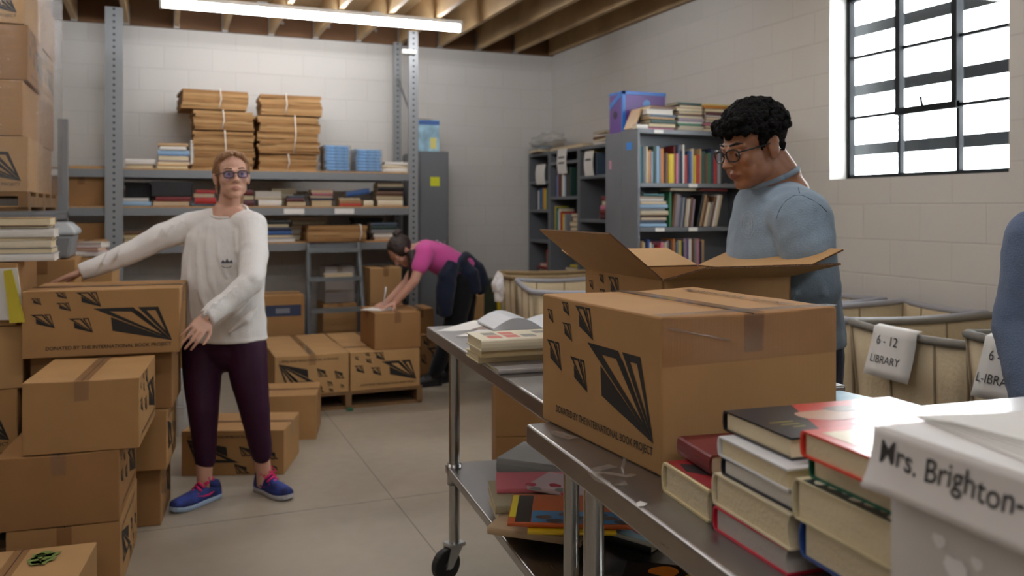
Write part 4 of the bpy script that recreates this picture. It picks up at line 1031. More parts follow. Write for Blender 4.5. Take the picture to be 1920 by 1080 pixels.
# blue book at the far right edge of the near table
p = G(1562, 752, TH + .03); 
book('pale blue picture book lying at the far right of the near steel table', Matrix.Translation(C(.60, 2.02, TH + .0005)) @ Matrix.Rotation(radians(-60) - YAW, 4, 'Z') @ Matrix.Translation((0, .13, 0)), .2, .26, .02, 'pale blue', None, True, coverm=mat('sky blue picture cover', '#7fa6b8', .3, var=.4, vscale=14))

# ------------------------------------------------------------------ white lidded box with handwriting, closest to the camera
wl = thing('lidded_box', 'white lidded storage box, a teacher name handwritten on its lid, nearest the camera', 'box', C(.388, .904, TH), RA)
whb = mat('white box board', '#cfcac6', .55, var=.04, vscale=6)
LW, LL, LH = .33, .40, .25
b = MB(); b.box(.008, LW - .008, -LL + .008, -.008, 0, LH - .012); b.build('body', whb, wl, bevel=.003)
b = MB(); tkk = .004
b.box(0, LW, -LL, 0, LH - .004, LH); b.box(0, tkk, -LL, 0, LH - .060, LH - .004); b.box(LW - tkk, LW, -LL, 0, LH - .06, LH - .004); b.box(0, LW, -tkk, 0, LH - .06, LH - .004); b.box(0, LW, -LL, -LL + tkk, LH - .06, LH - .004)
b.build('lid', whb, wl, bevel=.002)
# paper flap coming loose from the lid side
fp = MB(); n = 8; rings = []
for k in range(n + 1):
    zz = LH - .001 - .064 * k / n; out = .0015 + .010 * (k / n) ** 2
    rings.append([Vector((-out - .006 * (k / n) ** 3 * (1 if j == 0 else 0), .004 - .30 * j / 6 + (.003 if j == 0 else 0) * k / n, zz)) for j in range(7)])
fp.loft(rings, cap=False, closed=False)
fo = fp.build('paper_strip', mat('white label paper', '#d6d1ce', .6), wl, smooth=True); sd = fo.modifiers.new('s', 'SOLIDIFY'); sd.thickness = .0006; sd.offset = -1
hand = mat('black marker', '#2c2828', .6)
vs, fs = text_mesh('Mrs. Brighton-', .033, 0.0003, .78, .06)
hm = MB()
for v in vs: pass
x0 = min(v.x for v in vs); x1 = max(v.x for v in vs); sxx = .172 / (x1 - x0)
hm.add([(-.0030 - .0085 * ((LH - (LH - .036 + v.y)) / .064) ** 2, -.008 - (v.x - x0) * sxx, LH - .036 + v.y * 1.0 + .002 * sin(v.x * 90)) for v in vs], fs)
hm.build('handwriting', hand, wl)
st = MB()
for a, b_, r_ in ((-.075, LH - .095, .007), (-.095, LH - .115, .012), (-.12, LH - .10, .006)):
    st.add([(.0068, a + r_ * cos(q) * 1.2, b_ + r_ * sin(q) * (1 + .3 * sin(3 * q))) for q in (2 * pi * k / 9 for k in range(9))], [tuple(range(8, -1, -1))])
st.build('torn_label', mat('torn white label', '#eae8e6', .7), wl)
ps = MB()
for i in range(6):
    M = Matrix.Translation((.15 + .006 * i, -.10 - .004 * i, LH + .0008 + .0012 * i)) @ Matrix.Rotation(.06 * (i - 3), 4, 'Z')
    o_ = MB().box(-.108, .108, -.14, .10, 0, .0006, M=M).build('paper_sheet', paper, loc=wl.location, rot=RA); o_.location.z = TH
    tag(o_, 'white paper sheet on the lidded box, %s from the bottom of the loose heap' % ORD[i + 1], 'paper', 'loose sheets on the white lidded box')

# ------------------------------------------------------------------ papers and books on the further table
def sheet(label, corners, z, m=paper, cat='paper', lift=0, name='paper_sheet', group=None):
    p = [G(px, py, z) for px, py in corners]; b = MB()
    b.add(p + [q + Vector((0, 0, .0006)) for q in p], [tuple(range(len(p) - 1, -1, -1)), tuple(range(len(p), 2 * len(p)))] + [(i, (i + 1) % len(p), len(p) + (i + 1) % len(p), len(p) + i) for i in range(len(p))])
    return tag(b.build(name, m), label, cat, group)
s1 = sheet('large white printed sheet at the far corner of the further steel table', [(818, 621), (850, 621), (935, 617), (960, 604), (888, 601)], TH + .0005)
s2 = sheet('white sheet overlapping the large sheet on the further steel table', [(855, 631), (930, 631), (958, 614), (1040, 612), (1040, 604), (940, 606)], TH + .0018)
ph_ = MB(); q = [G(a, b, TH + .0030) for a, b in ((882, 618), (925, 618), (950, 612), (905, 611))]; ph_.add(q, [(0, 1, 2, 3)]); ph_.build('printed_photo', mat('brown photo print', '#8f7d74', .5, var=.3, vscale=60), s2)
ph_ = MB(); q = [G(a, b, TH + .0030) for a, b in ((952, 620), (980, 620), (983, 615), (957, 615))]; ph_.add(q, [(0, 1, 2, 3)]); ph_.build('printed_photo', mat('grey photo print2', '#6f7272', .5, var=.3, vscale=60), s2)
mgz = thing('open_magazine', 'open magazine with pale pages curling up on the further steel table', 'magazine', G(1000, 611, TH) + Vector((0, 0, .004)), -.1)
for s_ in (-1, 1):
    b = MB(); rr_ = []
    for k in range(9):
        t_ = k / 8; x = s_ * (.002 + .20 * t_); z_ = .004 + .045 * sin(pi * min(1, t_ * .96)) * (1 if s_ < 0 else .5)
        rr_.append([Vector((x, y, z_)) for y in (-.13, .13)])
    b.loft([[p[0], p[1], Vector((p[1].x, p[1].y, .0026)), Vector((p[0].x, p[0].y, .0026))] for p in rr_]); b.build('page_spread', mat('glossy pale page', '#c9cdd2', .3), mgz, smooth=False)
MB().box(-.2, .2, -.13, .13, 0, .0025).build('cover', mat('grey magazine cover', '#5c5f63', .4), mgz)
def tb2(label, px, py, z, w_, h_, t_, col, rot, cm=None, page=PAGE):
    p = G(px, py, z); a = pi / 2 + rot
    M = Matrix.Translation(p) @ Matrix.Rotation(a, 4, 'Z') @ Matrix.Translation((.004, -h_ / 2, 0))
    return book(label, M, w_, h_, t_, col, 'cream books on the further steel table', True, page=page, coverm=cm)
creamc = mat('cream paperback', '#d8cba8', .5)
z = TH + .0005
tb2('grey covered book, lowest of the cream pile on the further table', 935, 703, z, .16, .24, .014, 'grey', -.1, mat('pale grey cover', '#aaa6a4', .4)); z += .0146
tb2('cream book with pink line, second from the bottom of the cream pile', 897, 682, z, .15, .33, .022, 'cream', -.08, creamc); z += .0226
tb2('cream book, third from the bottom of the cream pile on the further table', 903, 672, z, .15, .30, .022, 'cream', -.07, mat('tan cream cover', '#cdb98f', .5)); z += .0226
tbk = tb2('cream book with red squares printed on its cover, topmost of the cream pile', 903, 660, z, .17, .30, .033, 'cream', -.07, mat('ivory cover', '#ded6bd', .4))
ar = MB()
for i in range(5):
    for j in range(2):
        if (i + j) % 4 == 3: continue
        ar.add([(.03 + .06 * j + a, .115 - .055 * i - b_, .0334) for a, b_ in ((0, 0), (.05, 0), (.05, .042), (0, .042))], [(3, 2, 1, 0)], (i * 2 + j) % 3 == 1)
ar.build('cover_print', [mat('coral square', '#c9695c', .5), mat('grey square', '#8c8a80', .5)], tbk)

# ------------------------------------------------------------------ lower shelf of the further table
zs = .4205
gL = 'books heaped on the under shelf'
def ls(label, px, py, z, ang, w_, h_, t_, col, cm=None, tilt=0.0, page=PAGE, art_=None):
    p = G(px, py, z)
    M = Matrix.Translation(p) @ Matrix.Rotation(ang - YAW, 4, 'Z') @ Matrix.Rotation(tilt, 4, 'X') @ Matrix.Translation((-w_ / 2, 0, 0))
    return book(label, M, w_, h_, t_, col, gL, True, page=page, coverm=cm)
ls('big pale grey book alone at the far end of the under shelf', 1035, 880, zs, radians(65), .24, .34, .055, 'grey', mat('pale grey boards', '#a4a3a1', .35), page=mat('tan pages', '#a88d5e', .8))
z = zs
ls('beige book lowest in the heap on the under shelf', 1010, 955, z, radians(100), .22, .30, .03, 'beige'); z += .0305
ls('tan book with bent corner sticking out over the under shelf edge', 1020, 990, z - .0, radians(70), .20, .28, .022, 'tan', mat('tan paperback cover', '#b59a78', .6)); z += .0225
ls('beige book second from the top of the heap on the under shelf', 1015, 935, z, radians(97), .24, .32, .026, 'beige', mat('khaki cover', '#a59b7e', .5)); z += .0265
pk = ls('pink notebook on the under shelf heap, half covered', 1000, 908, z, radians(92), .17, .24, .014, 'pink', mat('salmon pink cover', '#d8707c', .5))
fl_ = ls('small white book with red flowers on the under shelf heap', 1062, 915, z + .0145, radians(60), .15, .2, .016, 'white', mat('white floral cover', '#d9bfc2', .4)); z += .0165
ar = MB()
for i in range(5): blob2(-.075 + .03 * (i % 3) + .05, -.05 + .035 * i, .016, .02, .0166, i % 2, i)
ar.build('flower_print', [mat('red flower', '#c02348', .4), mat('grey leaf', '#8f8d86', .5)], fl_)
yl = ls('thin yellow book under the orange one in the heap', 1070, 978, z, radians(88), .20, .24, .008, 'yellow', mat('yellow edge cover', '#d3ae1e', .45)); z += .0105
og = ls('orange and blue picture book with a glossy yellow and black spine, on the heap', 1068, 962, z, radians(86), .23, .34, .012, 'orange', gl('orange cover', '#c0561c'), tilt=.0)
ar = MB(); zz_ = .0124
ar.add([(.004, -.165, zz_), (.095, -.165, zz_), (.095, .105, zz_), (.004, .105, zz_)], [(0, 1, 2, 3)], 0)
for i in range(8): blob2(.018 + .026 * (i % 3), -.145 + .031 * i, .015, .022, zz_ + .0004, 1 + i % 2, i + 20)
ar.add([(.004, .107, zz_), (.22, .107, zz_), (.22, .150, zz_), (.004, .150, zz_)], [(0, 1, 2, 3)], 3)
ar.add([(.04, .150, zz_ + .0002), (.22, .150, zz_ + .0002), (.22, .168, zz_ + .0002), (.04, .168, zz_ + .0002)], [(0, 1, 2, 3)], 4)
ar.build('cover_picture', [gl('blue picture print', '#3f7fae'), gl('dark figure print', '#2b2c30'), gl('brown figure print', '#5c4136'), gl('black band print', '#141414'), gl('bright yellow print', '#dcc728')], og)
pg_ = ls('picture book with grey and rose cover, on the under shelf behind the table leg', 1204, 985, z - .026, radians(50), .24, .33, .012, 'grey', gl('grey picture cover', '#a5a69c'))
ar = MB(); ar.add([(.0, -.15, zz_), (.08, -.15, zz_), (.10, .15, zz_), (.0, .15, zz_)], [(0, 1, 2, 3)], 0); blob2(.06, -.06, .03, .06, zz_ + .0004, 1, 31); blob2(.17, .03, .03, .035, zz_ + .0004, 2, 32); blob2(.11, .10, .03, .03, zz_ + .0004, 3, 33); blob2(.12, -.02, .03, .09, zz_ + .0003, 4, 35)
ar.build('cover_picture', [gl('pale blue print', '#9dbdc9'), gl('rose cloth print', '#a5525f'), gl('olive leaf print', '#5a5a40'), gl('turquoise print', '#4d9fb5'), gl('dark print', '#2c2a2c')], pg_)
ls('dark book lowest under the picture book behind the table leg', 1180, 1000, zs, radians(52), .2, .26, .03, 'black')
fd = ls('dark book with orange flowers at the near end of the under shelf', 1262, 1118, zs, radians(75), .24, .26, .03, 'black', gl('dark brown cover', '#1e130f'))
ar = MB()
for i, (x_, y_) in enumerate([(.19, .03), (.17, -.06), (.10, .0), (.06, -.08), (.20, -.08), (.10, .08)]): blob2(x_, y_, .032, .04, .0306, i % 2, 40 + i)
ar.build('flower_print', [gl('orange flower print', '#c4691c'), gl('amber flower print', '#b0821f')], fd)
# two boxes standing on the floor behind that table
r5 = radians(4) - YAW
for i in range(2):
    carton(('brown box on the floor behind the further steel table, lower of two', 'brown box on the floor behind the further steel table, upper of two')[i], by_corner(C(-.08, 4.15, i * .285), r5, .46, .40, (-1, -1)), r5, .46, .40, .284, (), 'w', card3)

# ================================================================== CANVAS LAUNDRY CARTS
canv = mat('beige canvas', '#c4b495', .85, var=.08, vscale=5, bump=.25, bscale=60)
rimc = mat('grey rim binding', '#7e7b74', .7, bump=.3, bscale=50)
seamc = mat('canvas seam', '#8a7a62', .85)
def cart(label, c1, e1, e2, z, tag_=None, seed=0, rim=None):
    """open cart: rim corner c1, sides e1 and e2 (plan vectors); canvas tub, bound rim, base and casters"""
    c1 = Vector((*c1, 0)); e1 = Vector((*e1, 0)); e2 = Vector((*e2, 0)); ctr_ = c1 + e1 / 2 + e2 / 2
    t = thing('canvas_cart', label, 'laundry cart', ctr_, 0)
    r = random.Random(seed); n = 8
    def ringpts(s, zz, sag=0, inn=0.0):
        cs = [c1, c1 + e1, c1 + e1 + e2, c1 + e2]; out = []
        cs = [ctr_ + (c - ctr_) * (1 - inn / max(.3, (c - ctr_).length)) for c in cs]
        for i in range(4):
            a, b_ = cs[i], cs[(i + 1) % 4]
            for k in range(n):
                f_ = k / n; p = a.lerp(b_, f_); q = ctr_ + (p - ctr_) * s
                bow = sin(pi * f_)
                q = q + (ctr_ - q) * (-.05 * sag * bow)
                q.z = zz - (.012 * bow if zz > z - .08 else 0)
                out.append(q - ctr_)
        return out
    b = MB()
    outer = [ringpts(.86, .22, 0), ringpts(.88, .27, .6), ringpts(.93, z * .55, .9), ringpts(.97, z * .8, .5), ringpts(1.0, z - .01, 0)]
    inner = [ringpts(1.0, z - .01, 0, .012), ringpts(.97, z * .8, .5, .012), ringpts(.93, z * .55, .9, .012), ringpts(.88, .27, .6, .012), ringpts(.86, .235, 0, .012)]
    b.loft(outer + inner, cap=True)
    b.build('canvas_tub', canv, t, smooth=True)
    rp = [p + Vector((0, 0, -.002 + z - .0 - p.z - .0)) - Vector((0, 0, .012 * sin(pi * (i % n) / n))) for i, p in enumerate(ringpts(1.0, z - .01))]
    rp = rp + [rp[0], rp[1]]
    R_ = MB(); R_.tube(rp, .017, 8); R_.build('rim', rim or rimc, t, smooth=True)
    sm = MB()
    for i in range(4):
        for k in (0, 3, 6):
            idx = i * n + k
            pts = [o_[idx] * 1.0 + (o_[idx].normalized() * .002) for o_ in outer]
            sm.tube(pts, .006, 5)
            pts = [o_[idx] * 1.0 - (o_[idx].normalized() * .003) for o_ in inner]
            sm.tube(pts, .005, 5)
    sm.build('seam', seamc, t, smooth=True)
    bs = MB(); q = ringpts(.84, .20); q2 = [p + Vector((0, 0, -.06)) for p in q]; bs.loft([q2, q], cap=True); bs.build('base', mat('plywood base', '#8a6b45', .7), t)
    for i in range(4):
        p = q2[i * n] * .85; p.z = 0
        w_ = MB(); w_.tube([(p.x, p.y - .015, .06), (p.x, p.y + .015, .06)], .06, 16); w_.box(p.x - .02, p.x + .02, p.y - .02, p.y + .02, .115, .14); w_.build('caster', rubber, t)
    return t
E1, E2 = (-.085, -.655), (.84, -.055)
cart('canvas cart by the wall with a handwritten paper sign clipped on its front', (2.80, 2.91), E1, E2, .90, seed=1)
cart('canvas cart by the wall nearest the person at the right edge', (2.67, 2.22), E1, E2, .95, seed=2)
cart('canvas cart by the wall behind the one with the paper sign', (2.90, 3.50), (-.07, -.56), (.80, -.03), .90, seed=3, rim=mat('blue grey rim binding', '#9a9ba3', .6))
cart('canvas cart by the wall under the window, furthest back of that row', (2.93, 4.22), (-.03, -.66), (.76, .0), .90, seed=4, rim=mat('blue grey rim binding', '#9a9ba3', .6))
cart('canvas cart in mid room left of the open box, nearer of two', (2.28, 5.50), (-.24, -.84), (.54, -.10), .90, seed=5, rim=mat('blue grey rim binding', '#9a9ba3', .6))
cart('canvas cart in mid room left of the open box, further of two', (2.36, 6.05), (-.06, -.46), (.90, -.06), .91, seed=6, rim=mat('tan rim binding', '#9a8460', .7))
def rim_at(c1, e1, px):
    c1 = Vector((*c1, 0)); e1 = Vector((*e1, 0)); u = (px - 960) / FPX
    return c1 + e1 * (-(c1.dot(RGT) - u * c1.dot(FWD)) / (e1.dot(RGT) - u * e1.dot(FWD)))
def hung(label, c1, px0, px1, ybot, zr, lines, seed=0, skew=0):
    """paper hung over a rim: corners by place in the photo at the front of the cart"""
    p0 = rim_at(c1, E1, px0); p1 = rim_at(c1, E1, px1); p0.z = p1.z = zr
    d_ = (p1 - p0); d_.z = 0; w_ = d_.length; d_.normalize(); nrm = Vector((d_.y, -d_.x, 0))
    if nrm.dot(Vector((0, 0, 0)) - p0) < 0: nrm = -nrm
    t = thing('paper_sign', label, 'sign', p0, 0)
    b = MB(); h_ = ybot; N = 6
    rings = []
    for k in range(-1, N + 1):
        f_ = max(0, k) / N; off = -.004 if k < 0 else .0225 + .03 * f_ ** 1.5
        row = []
        for j in range(5):
            g_ = j / 4; q = d_ * (w_ * g_ + skew * f_) + nrm * (off + .006 * sin(3 * g_ + 2 * f_)) + Vector((0, 0, -h_ * f_ + (.0215 if k < 0 else .012))); row.append(q)
        rings.append(row)
    b.loft(rings, cap=False, closed=False); o_ = b.build('sheet', paper, t, smooth=True); sm_ = o_.modifiers.new('s', 'SOLIDIFY'); sm_.thickness = .0006
    mk = MB()
    for txt, size, fx, fy in lines:
        vs, fs = text_mesh(txt, size, -.0002, .95)
        for v in vs:
            f_ = (fy * h_ - v.y) / h_; g_ = fx + v.x / w_
            off = .0225 + .03 * max(0, f_) ** 1.5 + .006 * sin(3 * g_ + 2 * f_) + .0028
            q = d_ * (w_ * g_ + skew * f_) + nrm * off + Vector((0, 0, -h_ * f_ + .012)); v.x, v.y, v.z = q
        mk.add(vs, fs)
    mk.build('handwriting', hand, t)
    return t
hung('white paper sign reading 6-12 LIBRARY on the canvas cart', (2.80, 2.91), 1648, 1729, .20, .895, [('6 - 12', .055, .14, .34), ('LIBRARY', .046, .08, .72)], skew=-.025)
hung('white paper sign half hidden by the person at the right edge', (2.67, 2.22), 1858, 1940, .21, .945, [('6 - 12', .05, .2, .36), ('L-IBRARY', .046, .02, .74)], skew=-.03)
bagm = glassy('white carrier bag film', (.95, .95, .95), .05, .3, .72)
bg_ = crumple(D(935, 541, 5.9), (.042, .042, .10), 5, mat('white plastic bag', '#d7d3d4', .5), 'plastic_bag', 22, 18)
tag(bg_, 'crumpled white plastic bag hanging at the corner of the further mid room cart', 'plastic bag')
pcn = thing('printed_carton', 'tall green printed carton with red top edge, left of the hanging white bag', 'box', C(-.12, 7.05, 0), 0)
MB().box(-.075, .075, -.12, .12, 0, .82).build('shell', mat('dark green print', '#33402c', .45, var=.4, vscale=14), pcn, bevel=.003)
q = MB(); q.box(-.076, .076, -.123, -.1205, .79, .82); q.build('red_edge', mat('red print', '#a2403a', .45), pcn)
q = MB(); q.box(-.05, .04, -.123, -.1205, .56, .65); q.build('yellow_patch', mat('yellow print patch', '#c8b024', .45), pcn)
q = MB(); q.box(-.06, .06, -.123, -.1205, .67, .78); q.build('grey_patch', mat('grey print patch', '#b3aca8', .45), pcn)
q = MB(); q.box(-.0, .06, -.123, -.1205, .36, .46); q.build('rose_patch', mat('rose print patch', '#b0475f', .45), pcn)

# ================================================================== LEFT RACK WITH THE WRAPPED PALLET LOAD
rk = thing('pallet_rack', 'grey rack at the left carrying a pallet stacked high with wrapped boxes', 'rack', (0, 0, 0))
RX1 = -.55
for y in (5.95,): MB().box(RX1 - .055, RX1, y - .035, y + .035, 0, 1.95).build('post', post, rk)
MB().box(-2.3, -2.22, 4.39, 4.45, 0, 2.9).build('post', post, rk)
for y in (4.42, 5.95): MB().box(-2.3, RX1, y - .03, y + .03, 1.335, 1.365).build('beam', shm, rk)
MB().box(-2.3, RX1, 4.40, 5.97, 1.366, 1.385).build('deck', shm, rk)
MB().box(RX1 - .05, RX1, 4.455, 5.91, 1.335, 1.365).build('side_beam', shm, rk)
zP = 1.3855
pallet('wooden pallet on the rack under the tall wrapped boxes', -1.19, 5.16, 1.2, 1.2, zP, .09)
gW = 'boxes wrapped in film on the rack pallet'
zz = zP + .0905
cols = [('front', 4.57), ('rear', 5.17)]
for lv in range(5):
    hh = .262
    for ci, (nm, y0) in enumerate(cols):
        rx = random.Random(lv * 3 + ci)
        x1 = -.60 + rx.uniform(-.02, .012)
        pos = 'lowest' if lv == 0 else ORD[lv + 1] + ' from the pallet'
        carton('wrapped box in the %s column on the rack pallet, %s' % (nm, pos), (x1 - .29, y0 + .29, zz), rx.uniform(-.02, .02), .58, .58, hh - .001, ('front',) if lv in (3, 0) and ci == 0 else (('right',) if lv in (2, 4) else ()), 'd', (card2, card, card3)[(lv + ci) % 3])
    zz += hh
    if zz > 2.95: break
fm = MB(); nn = 10; rings = []
for k in range(15):
    z_ = zP + .09 + (zz - zP - .10) * k / 14; rr_ = random.Random(k)
    ring = []
    for (xa, ya, xb, yb2) in ((-1.21, 4.545, -.565, 4.545), (-.565, 4.545, -.565, 5.785)):
        for j in range(8):
            f_ = j / 8; j_ = rr_.uniform(0, .010)
            ring.append(Vector((xa + (xb - xa) * f_ + (j_ if xa == xb else 0), ya + (yb2 - ya) * f_ - (j_ if ya == yb2 else 0), z_)))
    ring.append(Vector((-.565, 5.785, z_)))
    rings.append(ring)
fm.loft(rings, cap=False, closed=False)
sf = glassy('wrinkled stretch film', (.97, .97, .97), .03, .14, .02)
nt = sf.node_tree
tc = nd(nt, 'ShaderNodeTexCoord'); mp = nd(nt, 'ShaderNodeMapping'); mp.inputs['Scale'].default_value = (3, 3, 11); nz = nd(nt, 'ShaderNodeTexNoise'); nz.inputs['Scale'].default_value = 5; nz.inputs['Detail'].default_value = 5
bp = nd(nt, 'ShaderNodeBump'); bp.inputs['Strength'].default_value = .8; bp.inputs['Distance'].default_value = .03
nt.links.new(tc.outputs['Object'], mp.inputs[0]); nt.links.new(mp.outputs[0], nz.inputs['Vector']); nt.links.new(nz.outputs['Fac'], bp.inputs['Height'])
for n_ in nt.nodes:
    if n_.type == 'BSDF_GLOSSY': nt.links.new(bp.outputs[0], n_.inputs['Normal'])
tag(fm.build('stretch_wrap', sf, smooth=True), 'clear stretch film wrapped round the tall boxes on the rack', 'film')

# ------------------------------------------------------------------ below the rack: wrapped pallet load on the floor
pallet('wooden pallet on the floor under the rack at the left', -.86, 4.42, .62, .9)
zf = .126
gX = 'boxes on the floor pallet under the rack'
for lv, hh in enumerate((.262, .262, .262, .262)):
    for ci, xx in enumerate((-.84,)):
        rx = random.Random(lv + ci * 7)
        pos = ('lowest', 'second', 'third', 'topmost')[lv]
        carton('%s wrapped box of the column on the floor pallet under the rack' % pos, (xx + rx.uniform(-.012, .012), 4.37, zf), rx.uniform(-.02, .02), .56, .62, hh - .001, ('front',) if lv == 1 else (), 'd', (card3, card, card2, card)[lv])
    zf += hh
bl = stack(-.585, 4.19, zf + .001, [('white', .2, .3, .03), ('grey', .2, .3, .024), ('cream', .2, .3, .03), ('beige', .19, .29, .014), ('white', .2, .3, .034), ('grey', .19, .27, .014), ('tan', .2, .28, .034)], 'in the flat pile, left edge under the rack', 'books on the wrapped boxes', seed=61, jit=.04)
# yellow and white papers taped to the front of the load
fy = 3.80 - .31 - .08
pgx = D(20, 555, 3.72)
ysg = thing('paper_sign', 'yellow paper sheet taped to the wrapped boxes at the left edge', 'paper', (0, 0, 0))
b = MB(); pts = [D(6, 508, 3.50), D(22, 505, 3.50), D(47, 604, 3.49), D(18, 606, 3.48)]
b.add(pts + [p + FWD * .002 for p in pts], [(0, 1, 2, 3), (7, 6, 5, 4)] + [(i, (i + 1) % 4, 4 + (i + 1) % 4, 4 + i) for i in range(4)]); b.build('sheet', mat('yellow sheet', '#bfae2c', .6), ysg)
wsg = thing('paper_sign', 'white printed sheet behind the yellow sheet at the left edge', 'paper', (0, 0, 0))
b = MB(); pts = [D(-12, 504, 3.515), D(32, 502, 3.515), D(46, 600, 3.505), D(-12, 600, 3.495)]
b.add(pts + [p + FWD * .002 for p in pts], [(0, 1, 2, 3), (7, 6, 5, 4)] + [(i, (i + 1) % 4, 4 + (i + 1) % 4, 4 + i) for i in range(4)]); b.build('sheet', paper, wsg)
# boxes and a grey tub further back under the rack
carton('open topped brown box with a white label, just behind the held box', Vector((-.30, 4.62, 0)), r2, .20, .26, 1.02, (), 'd', card, name='carton')
b_ = carton('small brown box at the back under the rack, beside the grey tub', C(-2.42, 4.98, .86), -.1, .20, .26, .26, (), 'd', card2, name='carton')
carton('brown box under the small box at the back of the rack', C(-2.42, 4.98, 0), -.1, .3, .3, .858, (), 'd', card3, name='carton')
carton('brown box end seen past the raised hand, near the thick shelf post', C(-2.79, 5.62, .90), -.05, .20, .3, .29, (), 'd', card, name='carton')
carton('tall brown carton carrying the box near the thick shelf post', C(-2.79, 5.62, 0), -.05, .3, .34, .898, (), 'd', card3, name='carton')
tb_ = thing('storage_tub', 'grey plastic tub with a pale lid under the rack', 'tub', Vector((-.57, 5.08, 1.14)))
tm_ = mat('grey translucent plastic', '#8d9296', .4)
b = MB(); b.loft([[Vector((sx_ * a, sy_ * c_, z_)) for sx_, sy_ in ((-1, -1), (1, -1), (1, 1), (-1, 1))] for a, c_, z_ in ((.12, .15, 0), (.14, .17, .12))]); b.build('tub', tm_, tb_, bevel=.015)
b = MB(); b.loft([[Vector((sx_ * a, sy_ * c_, z_)) for sx_, sy_ in ((-1, -1), (1, -1), (1, 1), (-1, 1))] for a, c_, z_ in ((.15, .18, .12), (.15, .18, .145), (.11, .14, .185))]); b.build('lid', mat('pale tub lid', '#b9c1c6', .4), tb_, bevel=.01)
tubbox = carton('brown box carrying the grey tub under the rack', Vector((-.57, 5.08, 0)), 0, .30, .36, 1.138, (), 'd', card, name='carton')
stack(C(-2.42, 4.95).x - .02, C(-2.42, 4.95).y, 1.121, [('white', .12, .16, .03), ('pink', .12, .15, .02), ('white', .11, .15, .03)], 'in the small pile right of the grey tub', 'small books by the grey tub', seed=63, jit=.4)
wb_ = thing('paint_bucket', 'white plastic bucket on the floor behind the second stack', 'bucket', C(-2.06, 5.35, 0))
b = MB(); b.loft([[Vector((r_ * cos(2 * pi * k / 24), r_ * sin(2 * pi * k / 24), z_)) for k in range(24)] for r_, z_ in ((.12, 0), (.14, .34), (.147, .34), (.147, .37), (.135, .37), (.12, .05))], cap=True)
b.build('bucket', mat('white bucket plastic', '#c7cacb', .4), wb_, smooth=False)
b = MB(); b.tube([(.145 * cos(a), -.145 * abs(sin(a)) * .6 - .06, .30 - .12 * sin(a)) for a in [pi * k / 10 for k in range(11)]], .004, 6); b.build('handle', galv, wb_, smooth=True)
# ================================================================== PEOPLE
def fuse(name, mb, voxel, iters, mats, parent=None, assign=None, disp=None, dec=0):
    """grow one continuous skin over all the limbs in mb (world space)"""
    me = bpy.data.meshes.new(name); me.from_pydata([tuple(v) for v in mb.v], [], mb.f); me.update()
    o = bpy.data.objects.new(name, me); COL.objects.link(o)
    r = o.modifiers.new('r', 'REMESH'); r.mode = 'VOXEL'; r.voxel_size = voxel; r.adaptivity = 0
    s = o.modifiers.new('s', 'SMOOTH'); s.factor = .5; s.iterations = iters
    dg = bpy.context.evaluated_depsgraph_get(); dg.update()
    m2 = bpy.data.meshes.new_from_object(o.evaluated_get(dg))
    bpy.data.objects.remove(o); bpy.data.meshes.remove(me)
    if disp:
        cs = [v.co.copy() for v in m2.vertices]; ns_ = [v.normal.copy() for v in m2.vertices]
        flat = []
        for c_, n_ in zip(cs, ns_): flat.extend(c_ + n_ * disp(c_, n_))
        m2.vertices.foreach_set('co', flat); m2.update()
    m2.materials.clear()
    if not isinstance(mats, (list, tuple)): mats = [mats]
    for m in mats: m2.materials.append(m)
    m2.polygons.foreach_set('use_smooth', [True] * len(m2.polygons))
    if assign:
        m2.polygons.foreach_set('material_index', [assign(p.center) for p in m2.polygons])
    m2.name = name
    o = bpy.data.objects.new(name, m2); COL.objects.link(o)
    if parent:
        o.parent = parent; o.matrix_parent_inverse = parent.matrix_world.inverted() if False else Matrix.Translation(-Vector(parent.location))
    return o
def part(mb, name, mats, parent, **k):
    o = mb.build(name, mats, parent, **k)
    o.matrix_parent_inverse = Matrix.Translation(-Vector(parent.location))
    return o
def person(label, base, group=None):
    return thing('person', label, 'person', base, 0, group)
def limb(mb, pts, rr):
    for i in range(len(pts) - 1): mb.cap(pts[i], pts[i + 1], rr[i], rr[i + 1], n=18)
def ering(c, a, ra, b, rb, n=28, sq=1.0):
    out = []
    for k in range(n):
        t_ = 2 * pi * k / n; x, y = cos(t_), sin(t_)
        x = abs(x) ** sq * (1 if x >= 0 else -1); y = abs(y) ** sq * (1 if y >= 0 else -1)
        out.append(c + a * (ra * x) + b * (rb * y))
    return out
